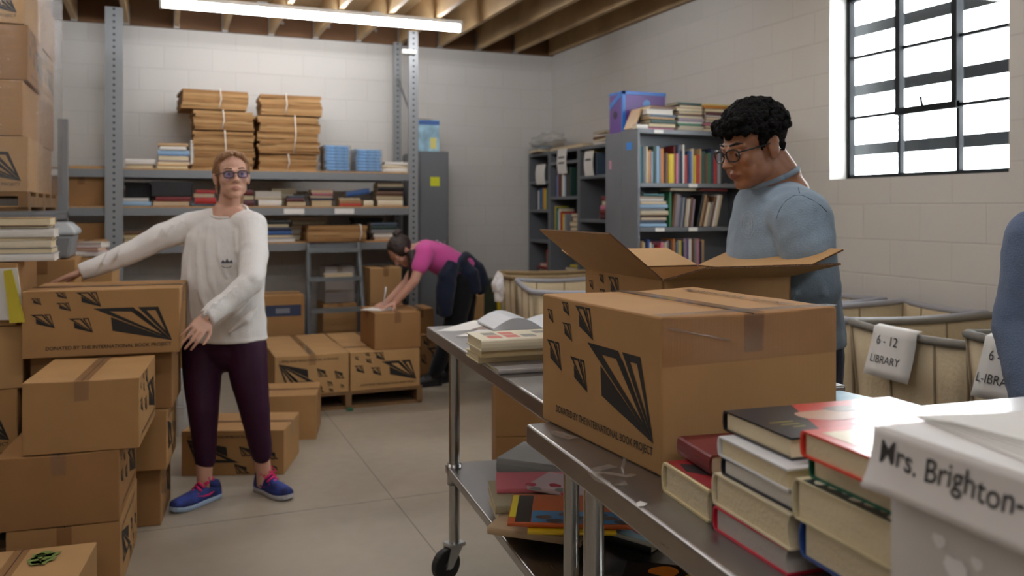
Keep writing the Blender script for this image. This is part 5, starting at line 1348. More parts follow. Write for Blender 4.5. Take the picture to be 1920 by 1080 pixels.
def head_shape(mb, M, s=1.0, fem=False):
    e = lambda c, r: mb.ell((0, 0, 0), tuple(q * s for q in r), 0, 20, 14, Matrix.Translation(Vector(c) * s) )
    n0 = len(mb.v)
    e((0, .012, .032), (.074, .093, .084)); e((0, -.028, -.015), (.063, .062, .088))
    e((0, -.032, -.066), (.045 if fem else .055, .05, .042)); e((0, -.071, -.092), (.02, .018, .018)); e((0, -.055, -.085), (.032, .03, .026))
    e((0, -.066, -.060), (.034, .020, .030)); e((0, -.062, -.040), (.040, .020, .024))
    for x in (-1, 1): e((x * (.024 if fem else .036), -.054, -.054), (.022, .026, .030))
    for x in (-1, 1):
        e((x * .040, -.060, -.022), (.024, .024, .022)); e((x * (.043 if fem else .050), -.02, -.058), (.016, .035, .028))
        mb.cap(Vector((x * .044, -.070, .022)) * s, Vector((x * .010, -.086, .018)) * s, .010 * s, .010 * s)
        e((x * .012, -.098, -.031), (.008, .009, .007))
        e((x * .076, .012, -.006), (.009, .020, .031)); e((x * .078, .020, .012), (.010, .014, .016)); e((x * .074, .006, -.03), (.007, .011, .012))
        e((x * .030, -.076, .002), (.013, .010, .009))
        mb.cap(Vector((x * .020, -.082, -.060)) * s, Vector((x * .004, -.0905, -.0565)) * s, .0045 * s, .0062 * s)
        mb.cap(Vector((x * .019, -.082, -.062)) * s, Vector((x * .003, -.0895, -.0685)) * s, .0045 * s, .0070 * s)
    mb.cap(Vector((0, -.084, .018)) * s, Vector((0, -.106, -.026)) * s, .0075 * s, .0105 * s); e((0, -.108, -.029), (.0125, .012, .0105))
    for i in range(n0, len(mb.v)): mb.v[i] = M @ mb.v[i]
def face_parts(M, s, parent, brow, iris, down=0.0):
    wm = mat('eye white', '#d9d4cf', .25); im = mat(iris[0], iris[1], .2)
    for x in (-1, 1):
        e = MB(); e.ell((0, 0, 0), (.0118 * s, .0118 * s, .0085 * s), 0, 14, 10)
        for v in e.v: v += Vector((x * .030, -.0755, .0025)) * s
        # iris cap as darker disc on the front
        n = 12; c = Vector((x * .030 + .0005, -.0755 - .0119, .0025 - .004 * down)) * s
        e.add([c + Vector((.0056 * s * cos(2 * pi * k / n), 0, .0056 * s * sin(2 * pi * k / n))) for k in range(n)], [tuple(range(n))], 1)
        e.v = [M @ v for v in e.v]; part(e, 'eye', [wm, im], parent, smooth=True)
        b = MB(); b.tube([M @ (Vector(p) * s) for p in ((x * .050, -.071, .026), (x * .036, -.083, .0315), (x * .014, -.0905, .0275))], [.0022 * s, .0036 * s, .0030 * s], 8); part(b, 'eyebrow', brow, parent, smooth=True)
def glasses(M, s, parent, framem, lensm, w=.024, h=.018, name='glasses'):
    g_ = bpy.data.objects.new(name, None); COL.objects.link(g_); g_.parent = parent
    rims = MB()
    for x in (-1, 1):
        c = Vector((x * .031, -.104, .0)); n = 20
        loop = []
        for k in range(n + 1):
            t_ = 2 * pi * k / n; xx, zz = cos(t_), sin(t_)
            loop.append(c + Vector((w * abs(xx) ** .75 * (1 if xx > 0 else -1), .006 * abs(xx) * (1 if xx * x > 0 else 0) * 1.2, h * abs(zz) ** .75 * (1 if zz > 0 else -1))))
        rims.tube([M @ (p * s) for p in loop], .0024 * s, 8)
        rims.tube([M @ (Vector(p) * s) for p in ((x * (.031 + w), -.098, .008), (x * .072, -.06, .008), (x * .079, -.0, .008), (x * .078, .022, .0), (x * .075, .034, -.018))], .0024 * s, 8)
    rims.tube([M @ (Vector(p) * s) for p in ((-.031 + w, -.104, .004), (0, -.1085, .008), (.031 - w, -.104, .004))], .0022 * s, 8)
    r_ = part(rims, 'frame', framem, parent, smooth=True)
    ln = MB()
    for x in (-1, 1):
        c = Vector((x * .031, -.104, 0)); n = 20
        ln.add([M @ ((c + Vector((w * .96 * cos(2 * pi * k / n), 0, h * .96 * sin(2 * pi * k / n)))) * s) for k in range(n)], [tuple(range(n))])
    l_ = part(ln, 'lens', lensm, parent)
    for q in (r_, l_):
        mw = q.matrix_parent_inverse.copy(); q.parent = g_; q.matrix_parent_inverse = mw
    return g_
def hand(mb, M, curls, spread=0.0, side=1, thumb=(.35, .8, -.35), tc=.3, s=1.0):
    """wrist at origin, fingers along +x, back of the hand +z, thumb on +y*side"""
    n0 = len(mb.v)
    rings = []
    for x, hw, ht, cy in ((-.012, .026, .018, 0), (.015, .032, .0165, .002), (.05, .039, .0145, .001), (.082, .040, .0115, -.001), (.092, .034, .008, -.001)):
        rings.append(ering(Vector((x, cy * side, 0)), Vector((0, 1, 0)), hw, Vector((0, 0, 1)), ht, 18, .85))
    mb.loft(rings)
    base = ((.086, .030, .0), (.092, .010, .002), (.088, -.0115, .001), (.079, -.0315, -.001)); lens = ((.040, .024, .019), (.044, .028, .020), (.041, .026, .019), (.032, .019, .017)); rad = (.0085, .0088, .0083, .0074)
    for i in range(4):
        p = Vector(base[i]); p.y *= side; a = 0.0; c = curls[i]; sp = spread * (1.5 - i) * side
        q0 = p - Vector((.03, 0, 0)); mb.cap(q0, p, rad[i] * 1.0, rad[i] * 1.05, n=10)
        for j in range(3):
            a += c * (.9, 1.0, .7)[j]
            d_ = Vector((cos(a) * cos(sp), cos(a) * sin(sp), -sin(a))); q = p + d_ * lens[i][j]
            mb.cap(p, q, rad[i] * (1.04 - .09 * j), rad[i] * (.96 - .10 * j), n=10); p = q
    p = Vector((.018, .026 * side, -.004)); d_ = Vector((thumb[0], thumb[1] * side, thumb[2])).normalized()
    q = p + d_ * .044; mb.cap(p, q, .0135, .0108, n=10)
    d2 = (d_ + Vector((tc + .45, -.25 * side, -.1))).normalized(); r_ = q + d2 * .032; mb.cap(q, r_, .0108, .0095, n=10)
    d3 = (d2 + Vector((.25, -.25 * side, -.15))).normalized(); mb.cap(r_, r_ + d3 * .024, .0097, .0078, n=10)
    for i in range(n0, len(mb.v)): mb.v[i] = M @ (mb.v[i] * s)
def frame_M(o, x, zhint):
    x = Vector(x).normalized(); z = (Vector(zhint) - x * Vector(zhint).dot(x)).normalized(); y = z.cross(x)
    return Matrix(((x.x, y.x, z.x, o.x), (x.y, y.y, z.y, o.y), (x.z, y.z, z.z, o.z), (0, 0, 0, 1)))
def head_M(c, yaw, pitch, roll=0.0):
    """yaw 0 = face towards the camera plane; positive turns to the right of the picture; pitch positive looks down"""
    base = Matrix.Rotation(-YAW + yaw, 4, 'Z') @ Matrix.Rotation(pitch, 4, 'X') @ Matrix.Rotation(roll, 4, 'Y')
    return Matrix.Translation(c) @ base
UPV = Vector((0, 0, 1))
def skinm(name, col, var=.05):
    m = mat(name, col, .5, var=var, vscale=14, sss=.12); return m
def fabric(name, col, rough=.9, bscale=220, var=.04, bump=.3):
    return mat(name, col, rough, bump=bump, bscale=bscale, var=var, vscale=5, spec=.2, sheen=.15)
lensM = glassy('spectacle lens', (.97, .97, 1), .05, .02)
blackf = mat('black spectacle frame', '#17161a', .3)
def noise_disp(amp, sc, off=0.0, amp2=0.0, sc2=0.0):
    def f(co, n):
        d_ = amp * noise.noise(co * sc + Vector((off, 0, 0)))
        if amp2: d_ += amp2 * noise.noise(co * sc2 + Vector((0, off, 0)))
        return d_
    return f

# ---------------------------------------------------------------- woman in white
Wz = 4.13
skW = skinm('fair skin', '#c99c86'); lipW = mat('fair lips', '#b27a6c', .45)
wom = person('person in a loose white sweater, purple leggings and pink laced trainers, holding a box', C(-1.35, 4.13, 0))
b = MB()
hc = D(435, 331, 4.12)
HM = head_M(hc, radians(28), radians(-4), radians(-3)); hs = 1.02
head_shape(b, HM, hs, True)
neck0 = D(432, 360, 4.15); neck1 = D(428, 402, 4.18)
limb(b, [neck0, neck1], [.048, .056])
# torso and limbs under the clothes
sR, sL = D(358, 424, 4.20), D(472, 424, 4.12)
eR, wR = D(252, 470, 4.10), D(158, 509, 4.02)
eL_, wL = D(470, 528, 3.90), D(386, 596, 3.74)
pel = D(420, 630, 4.15)
limb(b, [D(428, 400, 4.18), D(424, 450, 4.17), D(420, 560, 4.15), pel], [.075, .105, .095, .075])
limb(b, [D(428, 404, 4.18), sR, eR, wR], [.06, .052, .038, .027]); limb(b, [D(430, 404, 4.16), sL, eL_, wL], [.06, .052, .038, .027])
hR, hL = D(380, 640, 4.15), D(462, 640, 4.15); kR, kL = D(381, 768, 4.07), D(477, 766, 4.12)
aR, aL_ = C(-1.468, 4.075, .10), C(-1.222, 4.20, .10)
limb(b, [hR, kR, aR, aR - Vector((0, 0, .05))], [.078, .052, .036, .034]); limb(b, [hL, kL, aL_, aL_ - Vector((0, 0, .05))], [.078, .052, .036, .034])
limb(b, [D(383, 800, 4.06), D(386, 845, 4.08)], [.05, .044]); limb(b, [D(482, 800, 4.14), D(491, 840, 4.17)], [.05, .044])
# hands: right on the far left corner of the box lid, left under the near right edge
hdR = frame_M(D(156, 509, 4.02), D(88, 531, 3.97) - D(156, 509, 4.02), UPV)
hand(b, hdR, (.16, .14, .16, .2), .05, -1, thumb=(.75, .55, -.25), tc=.4, s=.98)
hdL = frame_M(D(388, 594, 3.75), D(352, 642, 3.62) - D(388, 594, 3.75), (RGT * .62 - FWD * .55 + UPV * .5))
hand(b, hdL, (.42, .45, .45, .48), .04, 1, thumb=(.75, .6, -.2), tc=.3, s=1.0)
HI = HM.inverted()
def skinlip(m_lip, HI, s):
    def f(c):
        q = (HI @ c) / s
        if q.y < -.078 and abs(q.x) < .0215 and abs(q.z + .0635) < .0082 * (1 - (q.x / .022) ** 2) + .0012: return 1
        return 0
    return f
fuse('body', b, .0042, 7, [skW, lipW], wom, skinlip(lipW, HI, hs))
hairW = mat('light brown hair', '#8a6444', .5, var=.25, vscale=60, bump=.4, bscale=120)
face_parts(HM, hs, wom, mat('brown eyebrow', '#7a5a45', .7), ('grey blue iris', '#3f4a58'), 0)
glasses(HM, hs, wom, mat('dark purple spectacle frame', '#2c2233', .3), glassy('lens with blue reflection tint', (.58, .62, 1), .10, .02), .0225, .0165)  # blue reflection is put into the lens tint
# hair: parted and pulled back, pony tail behind
h = MB(); n0 = 0
h.ell((0, .018, .036), (.081, .097, .092), 0, 36, 24)
hv = []
for v in h.v:
    # cut the face opening: pull the front inside the skull
    if v.y < -.048 + .030 * max(0, (v.z - .055) / .05): v.y = max(v.y, -.040 + .30 * max(0, v.z - .05)); v.x *= .93
    if v.z < -.045: v.z = -.045 + (v.z + .045) * .3
h.v = [HM @ (v * hs) for v in h.v]
for x in (-1, 1):
    h.tube([HM @ (Vector(p) * hs) for p in ((x * .006, -.058, .104), (x * .040, -.052, .092), (x * .066, -.022, .062), (x * .075, .012, .028), (x * .066, .055, -.012))], [.012, .016, .015, .014, .012], 10)
tail = [(0, .098, .03), (.02, .13, .0), (.035, .13, -.05), (.045, .11, -.10), (.05, .095, -.14)]
h.tube([HM @ (Vector(p) * hs) for p in tail], [.022, .030, .032, .026, .008], 12)
h.tube([HM @ (Vector(p) * hs) for p in ((-.068, .02, -.03), (-.072, .01, -.07), (-.068, .0, -.10))], [.010, .007, .002], 8)
fuse('hair', h, .0045, 3, hairW, wom, disp=noise_disp(.002, 60, 3, .0015, 130))
hb = MB(); hb.tube([HM @ (Vector((.0 + .024 * cos(a), .106, .026 + .024 * sin(a))) * hs) for a in [2 * pi * k / 14 for k in range(15)]], .006, 8); part(hb, 'hair_tie', mat('red hair tie', '#7c2230', .6), wom, smooth=True)
# sweater
sw = MB()
a_ = (RGT * 1.0 + FWD * -.10).normalized(); d_ = (FWD + RGT * .10).normalized()
tor = [(428, 395, .090, .066), (427, 402, .128, .082), (424, 415, .160, .098), (421, 440, .192, .116), (419, 490, .200, .132), (418, 540, .202, .138), (419, 590, .205, .140), (421, 620, .207, .142), (422.5, 637, .206, .142)]
sw.loft([ering(D(px, py, 4.17), a_, ra, d_ + UPV * max(0, .50 - .14 * i_), rb, 36) for i_, (px, py, ra, rb) in enumerate(tor)])
limb(sw, [D(400, 418, 4.18), sR, D(302, 445, 4.15), eR, D(200, 492, 4.06)], [.075, .074, .064, .056, .048])
sw.tube([D(215, 486.5, 4.068), D(180, 501, 4.04), D(150, 511, 4.012)], [.049, .045, .041], 20)
limb(sw, [D(450, 418, 4.15), sL, D(478, 475, 4.02), eL_, D(425, 567, 3.82)], [.072, .072, .066, .060, .050])
sw.tube([D(432, 561, 3.835), D(410, 578, 3.79), D(387, 596, 3.742)], [.051, .046, .041], 20)
# cuffs, hem, neckband
def ringtube(mb, c, a, ra, b_, rb, r_): mb.tube([c + a * (ra * cos(t_)) + b_ * (rb * sin(t_)) for t_ in [2 * pi * k / 28 for k in range(29)]], r_, 8)
ringtube(sw, D(422.5, 633, 4.17), a_, .203, d_, .139, .007)
# folds falling from the right shoulder towards the left elbow, and sleeve folds
def fold_line(mb, pts, r_, Zf):
    mb.tube([D(px, py, Zf + dz) for px, py, dz in pts], [r_ * .4] + [r_] * (len(pts) - 2) + [r_ * .4], 8)
for pts in ([(392, 420, -.08), (390, 470, -.115), (398, 530, -.128), (415, 575, -.125)], [(375, 430, -.075), (372, 490, -.11), (380, 560, -.125), (398, 605, -.128)], [(405, 425, -.09), (412, 480, -.125), (425, 520, -.13)],
            [(358, 440, -.05), (356, 520, -.09), (360, 600, -.10)], [(440, 430, -.10), (446, 470, -.13), (452, 500, -.12)], [(410, 610, -.135), (440, 585, -.135), (470, 560, -.11)], [(430, 625, -.14), (462, 600, -.13), (482, 575, -.09)], [(345, 470, -.02), (343, 540, -.05), (346, 610, -.05)]):
    fold_line(sw, pts, .016, 4.165)
for t_ in (.15, .32, .5, .68, .85):
    p = sR.lerp(eR, t_) if t_ < .55 else eR.lerp(D(166, 506, 4.025), (t_ - .5) * 1.6)
    sw.tube([p + FWD * -.058 + UPV * .05 + RGT * .02, p + FWD * -.066 - UPV * .0, p + FWD * -.05 - UPV * .05 - RGT * .035], [.004, .009, .004], 8)
for t_ in (.2, .45, .7, .95):
    p = eL_.lerp(D(396, 589, 3.757), t_); sw.tube([p + UPV * .05 - FWD * .03 + RGT * .02, p - FWD * .058 - RGT * .02, p - UPV * .045 - FWD * .03 - RGT * .05], [.004, .008, .004], 8)
sweat = fabric('white knit', '#e4e2e0', .9)
fuse('sweater', sw, .0062, 3, sweat, wom, disp=noise_disp(.006, 9, 1.0, .003, 22))
nb = MB(); ncx = D(428.5, 395, 4.165)
nb.tube([ncx + a_ * (.090 * cos(t_)) + d_ * (.067 * sin(t_)) + UPV * (.033 * sin(t_) - .002) for t_ in [2 * pi * k / 28 for k in range(29)]], .007, 8); part(nb, 'neckband', sweat, wom, smooth=True)
# small printed emblem and cord
em = MB(); ec = D(425, 491, 4.17 - .160)
for q in ([(-.028, -.006), (-.018, .010), (-.008, .0), (.002, .016), (.012, .0), (.022, .010), (.030, -.006)],):
    em.add([ec + RGT * x + UPV * z for x, z in q], [tuple(range(len(q)))])
em.v += []; part(em, 'chest_print', mat('dark slate print', '#4d4f5c', .8), wom)
em = MB(); em.tube([ec + RGT * .022 * cos(t_) + UPV * (-.018 + .010 * sin(t_)) - FWD * .001 for t_ in [pi + pi * k / 10 for k in range(11)]], .0016, 6); part(em, 'chest_print', mat('dark slate print', '#4d4f5c', .8), wom)
# leggings
lg = MB()
limb(lg, [D(405, 655, 4.17), D(440, 655, 4.17)], [.112, .112])
limb(lg, [D(402, 628, 4.15), hR + UPV * -.02, D(379, 700, 4.12), kR, D(383, 815, 4.07), D(385, 862, 4.08)], [.10, .098, .092, .072, .060, .050])
limb(lg, [D(440, 628, 4.15), hL + UPV * -.02, D(466, 700, 4.13), kL, D(484, 812, 4.14), D(491, 850, 4.17)], [.10, .098, .092, .072, .060, .050])
fuse('leggings', lg, .007, 5, mat('aubergine leggings', '#32112a', .6, var=.1, vscale=8, spec=.25), wom, disp=noise_disp(.002, 14, 2))
wb2 = MB(); wb2.tube([wL.lerp(eL_, .02) + x for x in [(RGT * cos(t_) * .5 + UPV * sin(t_) * .75 - FWD * .5 * cos(t_)) * .034 for t_ in [2 * pi * k / 14 for k in range(15)]]], .004, 6); part(wb2, 'bracelet', mat('dark bracelet', '#2a2226', .5), wom, smooth=True)
def shoe(parent, heel, toe, upm, solem, lacem, accent=None, L=.265, boot=False):
    d = (toe - heel); d.z = 0; a = atan2(d.y, d.x); s = L / .265
    root = bpy.data.objects.new('shoe', None); COL.objects.link(root); root.parent = parent
    o = heel.copy(); o.z = 0
    root.location = o - Vector(parent.location); root.rotation_euler = (0, 0, a); root.scale = (s, s, s)
    st = [(-.008, .022, .058), (.0, .030, .066), (.03, .034, .075), (.07, .034, .078), (.11, .038, .066), (.15, .045, .052), (.19, .047, .044), (.225, .042, .038), (.25, .030, .030), (.262, .015, .022)]
    sole = MB(); rings = []
    for x, hw, ht in st:
        lift = .010 * max(0, (x - .19) / .07) ** 2
        rings.append([Vector((x, y, z)) for y, z in ((-hw * .95, lift), (hw * .95, lift), (hw * 1.05, .014 + lift), (hw, .026 + lift), (-hw, .026 + lift), (-hw * 1.05, .014 + lift))])
    sole.loft(rings); sole.build('sole', solem, root, bevel=.004)
    up = MB(); rings = []
    for x, hw, ht in st:
        lift = .010 * max(0, (x - .19) / .07) ** 2; z0 = .022 + lift; r_ = []
        for k in range(13):
            t_ = pi * k / 12; r_.append(Vector((x, hw * cos(t_) * (1 - .12 * sin(t_)), z0 + (ht) * sin(t_) ** .8)))
        rings.append(r_)
    up.loft(rings)
    if boot: up.tube([(.045, 0, .06), (.04, 0, .12), (.035, 0, .17)], [.042, .043, .048], 16)
    else: up.tube([(.045, 0, .07), (.038, 0, .098)], [.036, .040], 16)
    up.build('upper', upm, root, smooth=True)
    if lacem:
        lc = MB()
        for i in range(5):
            x = .085 + .017 * i; z = .1 - .0090 * i - .002 * i * i * .4
            lc.tube([(x, -.030, z - .010), (x + .006, 0, z + .009), (x, .030, z - .010)], .0066, 6)
        lc.tube([(.078, 0, .103), (.072, .03, .12), (.085, .045, .10), (.08, .0, .104)], .0036, 6); lc.tube([(.078, 0, .103), (.072, -.03, .12), (.085, -.045, .10), (.08, .0, .104)], .0036, 6)
        lc.tube([(.05, -.03, .10), (.03, 0, .108), (.05, .03, .10)], .005, 6)
        lc.build('laces', lacem, root, smooth=True)
    if accent:
        ac = MB()
        for sgn in (-1, 1):
            pts = [(.05, .050), (.075, .040), (.11, .042), (.165, .060), (.12, .050), (.085, .048), (.065, .052)]
            ac.add([Vector((x, sgn * (.0395 + .0055 * max(0, x - .06) / .1 - .22 * max(0, z - .045)), z)) for x, z in pts], [tuple(range(len(pts))) if sgn < 0 else tuple(range(len(pts)))[::-1]])
        ac.build('side_mark', accent, root)
    return root
navyK = mat('navy mesh upper', '#22347c', .7, var=.6, vscale=22); pinkL = mat('hot pink laces', '#d81f6a', .55); blueS = mat('pale blue sole', '#9db4d0', .5)
shoe(wom, C(-1.425, 4.13, 0), C(-1.545, 3.93, 0), navyK, blueS, pinkL, pinkL)
shoe(wom, C(-1.262, 4.245, 0), C(-1.070, 4.085, 0), navyK, mat('pale grey sole', '#b9bcc4', .5), pinkL, mat('purple mark', '#6b2a78', .5))

# ---------------------------------------------------------------- man in the blue grey shirt
man = person('person with black curly hair, glasses and faded blue shirt, at the open box', C(.90, 2.82, 0))
skM = skinm('brown skin', '#95674b'); lipM = mat('brown lips', '#7d4a3e', .45)
b = MB(); ms = 1.10
mc = D(1411, 277, 2.78)
MM = head_M(mc, radians(-66), radians(16), 0)
head_shape(b, MM, ms)
limb(b, [D(1425, 300, 2.79), D(1452, 348, 2.82)], [.064, .078]); limb(b, [D(1448, 295, 2.80), D(1468, 335, 2.83)], [.05, .062])
f_ = (RGT * -.985 - FWD * .17).normalized(); l_ = Vector((-f_.y, f_.x, 0)); 
# l_ = his left hand side (towards the camera)
if l_.dot(FWD) > 0: l_ = -l_
tc0 = D(1462, 420, 2.84); 
shL = D(1503, 412, 2.66); shR = D(1437, 400, 2.98)
elL = D(1528, 540, 2.60); wrL = C(.80, 2.64, 1.13)
elR = C(.98, 2.98, 1.10); wrR = C(.80, 2.83, 1.10)
limb(b, [D(1462, 370, 2.83), D(1466, 450, 2.84), D(1470, 560, 2.84), D(1480, 640, 2.84)], [.10, .13, .13, .14])
limb(b, [D(1466, 390, 2.8), shL, elL, wrL], [.07, .062, .046, .032]); limb(b, [D(1455, 390, 2.88), shR, elR, wrR], [.07, .062, .046, .032])
hand(b, frame_M(wrL, (-RGT * .8 + FWD * -.1 + UPV * .2), (RGT * .5 - FWD * .6 + UPV * .5)), (.5, .5, .5, .5), .04, 1, s=1.05)
hand(b, frame_M(wrR, (-RGT * .7 - FWD * .5), (UPV + FWD * .3)), (.5, .5, .5, .5), .04, -1, s=1.05)
hipc = C(.93, 2.86, .93)
for s_ in (-1, 1):
    hp = hipc + l_ * (.10 * s_); ft_ = hp + l_ * (.05 * s_); ft_.z = .09
    limb(b, [hp, hp.lerp(ft_, .52) + f_ * .02, ft_], [.09, .06, .042])
fuse('body', b, .0045, 5, [skM, lipM], man, skinlip(lipM, MM.inverted(), ms))
hairM = mat('black curly hair', '#080707', .8, bump=.9, bscale=170, spec=.15)
face_parts(MM, ms, man, mat('black eyebrow', '#17120f', .8), ('dark iris', '#221813'), 1.0)
glasses(MM, ms, man, blackf, lensM, .0245, .0175)
lid = MB()
for x in (-1, 1):
    lid.ell((0, 0, 0), (.0138 * ms, .0128 * ms, .0125 * ms), 0, 14, 10, Matrix.Translation(Vector((x * .030, -.0745, .0065)) * ms))
lid.v = [MM @ v for v in lid.v]; part(lid, 'eyelid', skM, man, smooth=True)
h = MB(); rg = random.Random(12)
h.ell((0, 0, 0), (.084, .100, .084), 0, 30, 20, Matrix.Translation((0, .022, .046)))
for v in h.v:
    if v.y < -.02 and v.z < .055: v.y = -.02 + (v.y + .02) * .3
    if v.z < -.02: v.x *= .92
for k in range(620):
    a = rg.uniform(0, 2 * pi); t_ = rg.uniform(-.15, 1)
    el = math.asin(max(-1, min(1, t_)))
    x = .088 * cos(el) * cos(a); y = .022 + .106 * cos(el) * sin(a); z = .052 + .088 * sin(el)
    if y < -.045 and z < .062: continue
    if y < .0 and z < .03: continue
    r_ = rg.uniform(.006, .0115)
    h.ell((x, y, z), (r_, r_, r_ * rg.uniform(.8, 1.2)), 0, 8, 6)
for k in range(60):   # fringe over the brow
    x = rg.uniform(-.07, .07); h.ell((x, -.060 - .020 * (1 - (x / .075) ** 2) + rg.uniform(-.008, .006), .070 + rg.uniform(-.016, .03)), rg.uniform(.008, .014), 0, 8, 6)
for x in (-1, 1):
    h.tube([(x * .072, -.022, .03), (x * .071, -.024, .008), (x * .069, -.026, -.008)], [.010, .006, .002], 8)
h.ell((0, .066, -.005), (.056, .034, .050), 0, 16, 12)
h.v = [MM @ (v * ms) for v in h.v]
fuse('hair', h, .0034, 1, hairM, man, disp=noise_disp(.0025, 90, 5, .0025, 190))
sh = MB()
rows = [(1449, 342, .086, .080), (1452, 352, .125, .105), (1458, 370, .175, .128), (1462, 395, .212, .145), (1462, 430, .226, .158), (1462, 480, .232, .166), (1466, 540, .236, .170), (1472, 590, .238, .168), (1480, 640, .236, .160)]
sh.loft([ering(D(px, py, 2.84), l_, ra * .93, f_, rb, 36) for px, py, ra, rb in rows])
limb(sh, [D(1470, 395, 2.78), shL, D(1516, 475, 2.62), elL, elL.lerp(wrL, .5), elL.lerp(wrL, .95)], [.105, .098, .086, .076, .064, .055])
limb(sh, [D(1450, 395, 2.90), shR, shR.lerp(elR, .5), elR, elR.lerp(wrR, .5), elR.lerp(wrR, .92)], [.105, .095, .085, .074, .062, .052])
def fl(pts, r_): sh.tube(pts, [r_ * .4] + [r_] * (len(pts) - 2) + [r_ * .4], 8)
for k in range(6):   # sleeve creases at the elbow
    p = shL.lerp(elL, .62 + .08 * k) if k < 5 else elL
    fl([p - RGT * .075 - FWD * .02, p - FWD * .080 - UPV * .012, p + RGT * .07 - FWD * .03 + UPV * .008], .009)
for k in range(3):
    p = elL.lerp(wrL, .15 + .22 * k); fl([p + UPV * .06 - FWD * .02 + RGT * .02, p - FWD * .070, p - UPV * .05 - FWD * .03 - RGT * .03], .009)
shirtm = fabric('washed blue cotton', '#8194a5', .9, var=.10)
fuse('shirt', sh, .0065, 5, shirtm, man, disp=noise_disp(.006, 10, 7, .003, 24))
# shoulder seam and collar as raised welts
sm_ = MB(); 
cb = MB(); cc = D(1447, 336, 2.82)
cb.tube([cc + l_ * (.080 * cos(t_)) + f_ * (.082 * sin(t_)) + UPV * (-.034 * sin(t_) + .004) for t_ in [2 * pi * k / 28 for k in range(29)]], .009, 8); part(cb, 'collar', shirtm, man, smooth=True)
# round crest on the chest
# (found on the shirt surface by a ray from the viewer's side)
shirt_o = [c for c in man.children if c.name.startswith('shirt')][0]
def on_surface(o_, px, py, lift=.0015):
    mw = Matrix.Identity(4)
    org = Vector((0, 0, CAM_H)); dr = (D(px, py, 3.0) - org).normalized()
    ok, loc, nrm, idx = o_.ray_cast(org, dr)
    return (loc - dr * lift) if ok else None
bpy.context.view_layer.update()
cr = MB()
def ring_on(cx, cy, rx, ry, wd_, n=36, a0=0, a1=2 * pi):
    o1 = []; o2 = []
    for k in range(n + 1):
        t_ = a0 + (a1 - a0) * k / n
        p = on_surface(shirt_o, cx + rx * cos(t_), cy + ry * sin(t_)); q = on_surface(shirt_o, cx + (rx - wd_) * cos(t_), cy + (ry - wd_) * sin(t_))
        if p is None or q is None: continue
        o1.append(p); o2.append(q)
    m_ = len(o1)
    if m_ > 1: cr.add(o1 + o2, [(i, i + 1, m_ + i + 1, m_ + i) for i in range(m_ - 1)])
ring_on(1402, 421, 13, 26, 1.6); ring_on(1402, 421, 9, 19, 1.2)
ring_on(1402, 414, 6, 6, 1.6, 14, .5, 4.2); ring_on(1400, 427, 7, 8, 1.6, 14, 3.4, 7.2); ring_on(1406, 420, 4, 9, 1.5, 12)
part(cr, 'chest_crest', mat('pale shirt print', '#93a0ab', .85), man)
sm_ = MB()
pts = [on_surface(shirt_o, px, py, .001) for px, py in ((1468, 318), (1486, 334), (1497, 352), (1499, 362))]; pts = [p for p in pts if p]
if len(pts) > 1: sm_.tube(pts, .0014, 6)
pts = [on_surface(shirt_o, px, py, .001) for px, py in ((1456, 410), (1462, 392), (1474, 376), (1490, 366), (1504, 366), (1522, 374), (1540, 386), (1551, 398))]; pts = [p for p in pts if p]
if len(pts) > 1: sm_.tube(pts, .0014, 6)
if sm_.v: part(sm_, 'seam', mat('shirt seam', '#5a6b7c', .9), man, smooth=True)
jn = MB(); denim = fabric('dark denim', '#232a3f', .8, var=.12)
for s_ in (-1, 1):
    hp = hipc + l_ * (.10 * s_); ft_ = hp + l_ * (.05 * s_); ft_.z = .07
    limb(jn, [hipc + UPV * .06 + l_ * (.07 * s_), hp, hp.lerp(ft_, .52) + f_ * .02, ft_], [.145, .125, .092, .080])
fuse('jeans', jn, .009, 4, denim, man, disp=noise_disp(.004, 12, 3))
for s_ in (-1, 1):
    hp = hipc + l_ * (.15 * s_); hp.z = 0
    shoe(man, hp - f_ * .08, hp + f_ * .2, mat('black shoe upper', '#1d1d20', .6), mat('white shoe sole', '#c9c9c6', .6), mat('black lace', '#161616', .7), L=.29)

# ---------------------------------------------------------------- woman in pink bending over the box
gz = 6.62
girl = person('person in a pink shirt bending over a box to write, jacket tied at the waist', C(-.50, 6.75, 0))
skG = skinm('light skin', '#bf8f7c'); b = MB()
gh = D(752, 470, 6.50)
GM = head_M(gh, radians(-62), radians(58), radians(8)); gs_ = 1.0
head_shape(b, GM, gs_, True)
ns = D(790, 468, 6.56); 
limb(b, [D(768, 470, 6.52), ns], [.05, .055])
gsL, gsR = D(797, 474, 6.42), D(800, 466, 6.70)
geL, gwL = D(777, 527, 6.34), D(741, 568, 6.30)
geR, gwR = D(762, 530, 6.55), D(724, 569, 6.40)
ghip = D(868, 512, 6.72)
limb(b, [ns, D(830, 486, 6.62), ghip - UPV * .03], [.065, .075, .085]); limb(b, [ns, gsL, geL, gwL], [.06, .048, .036, .026]); limb(b, [ns, gsR, geR, gwR], [.06, .048, .036, .026])
kn1, an1 = D(852, 610, 6.62), C(-.60, 6.72, .09); kn2, an2 = D(868, 612, 6.82), C(-.50, 6.88, .09)
limb(b, [ghip - FWD * .08, kn1, an1], [.085, .055, .036]); limb(b, [ghip + FWD * .08, kn2, an2], [.085, .055, .036])
hand(b, frame_M(gwL, D(720, 576, 6.26) - gwL, UPV), (.25, .28, .3, .35), .03, 1, s=.95)
hand(b, frame_M(gwR, D(712, 574, 6.34) - gwR, UPV + RGT * .3), (.7, .75, .8, .85), .02, -1, thumb=(.8, .4, -.4), s=.95)
fuse('body', b, .005, 4, [skG, lipW], girl, skinlip(lipW, GM.inverted(), gs_))
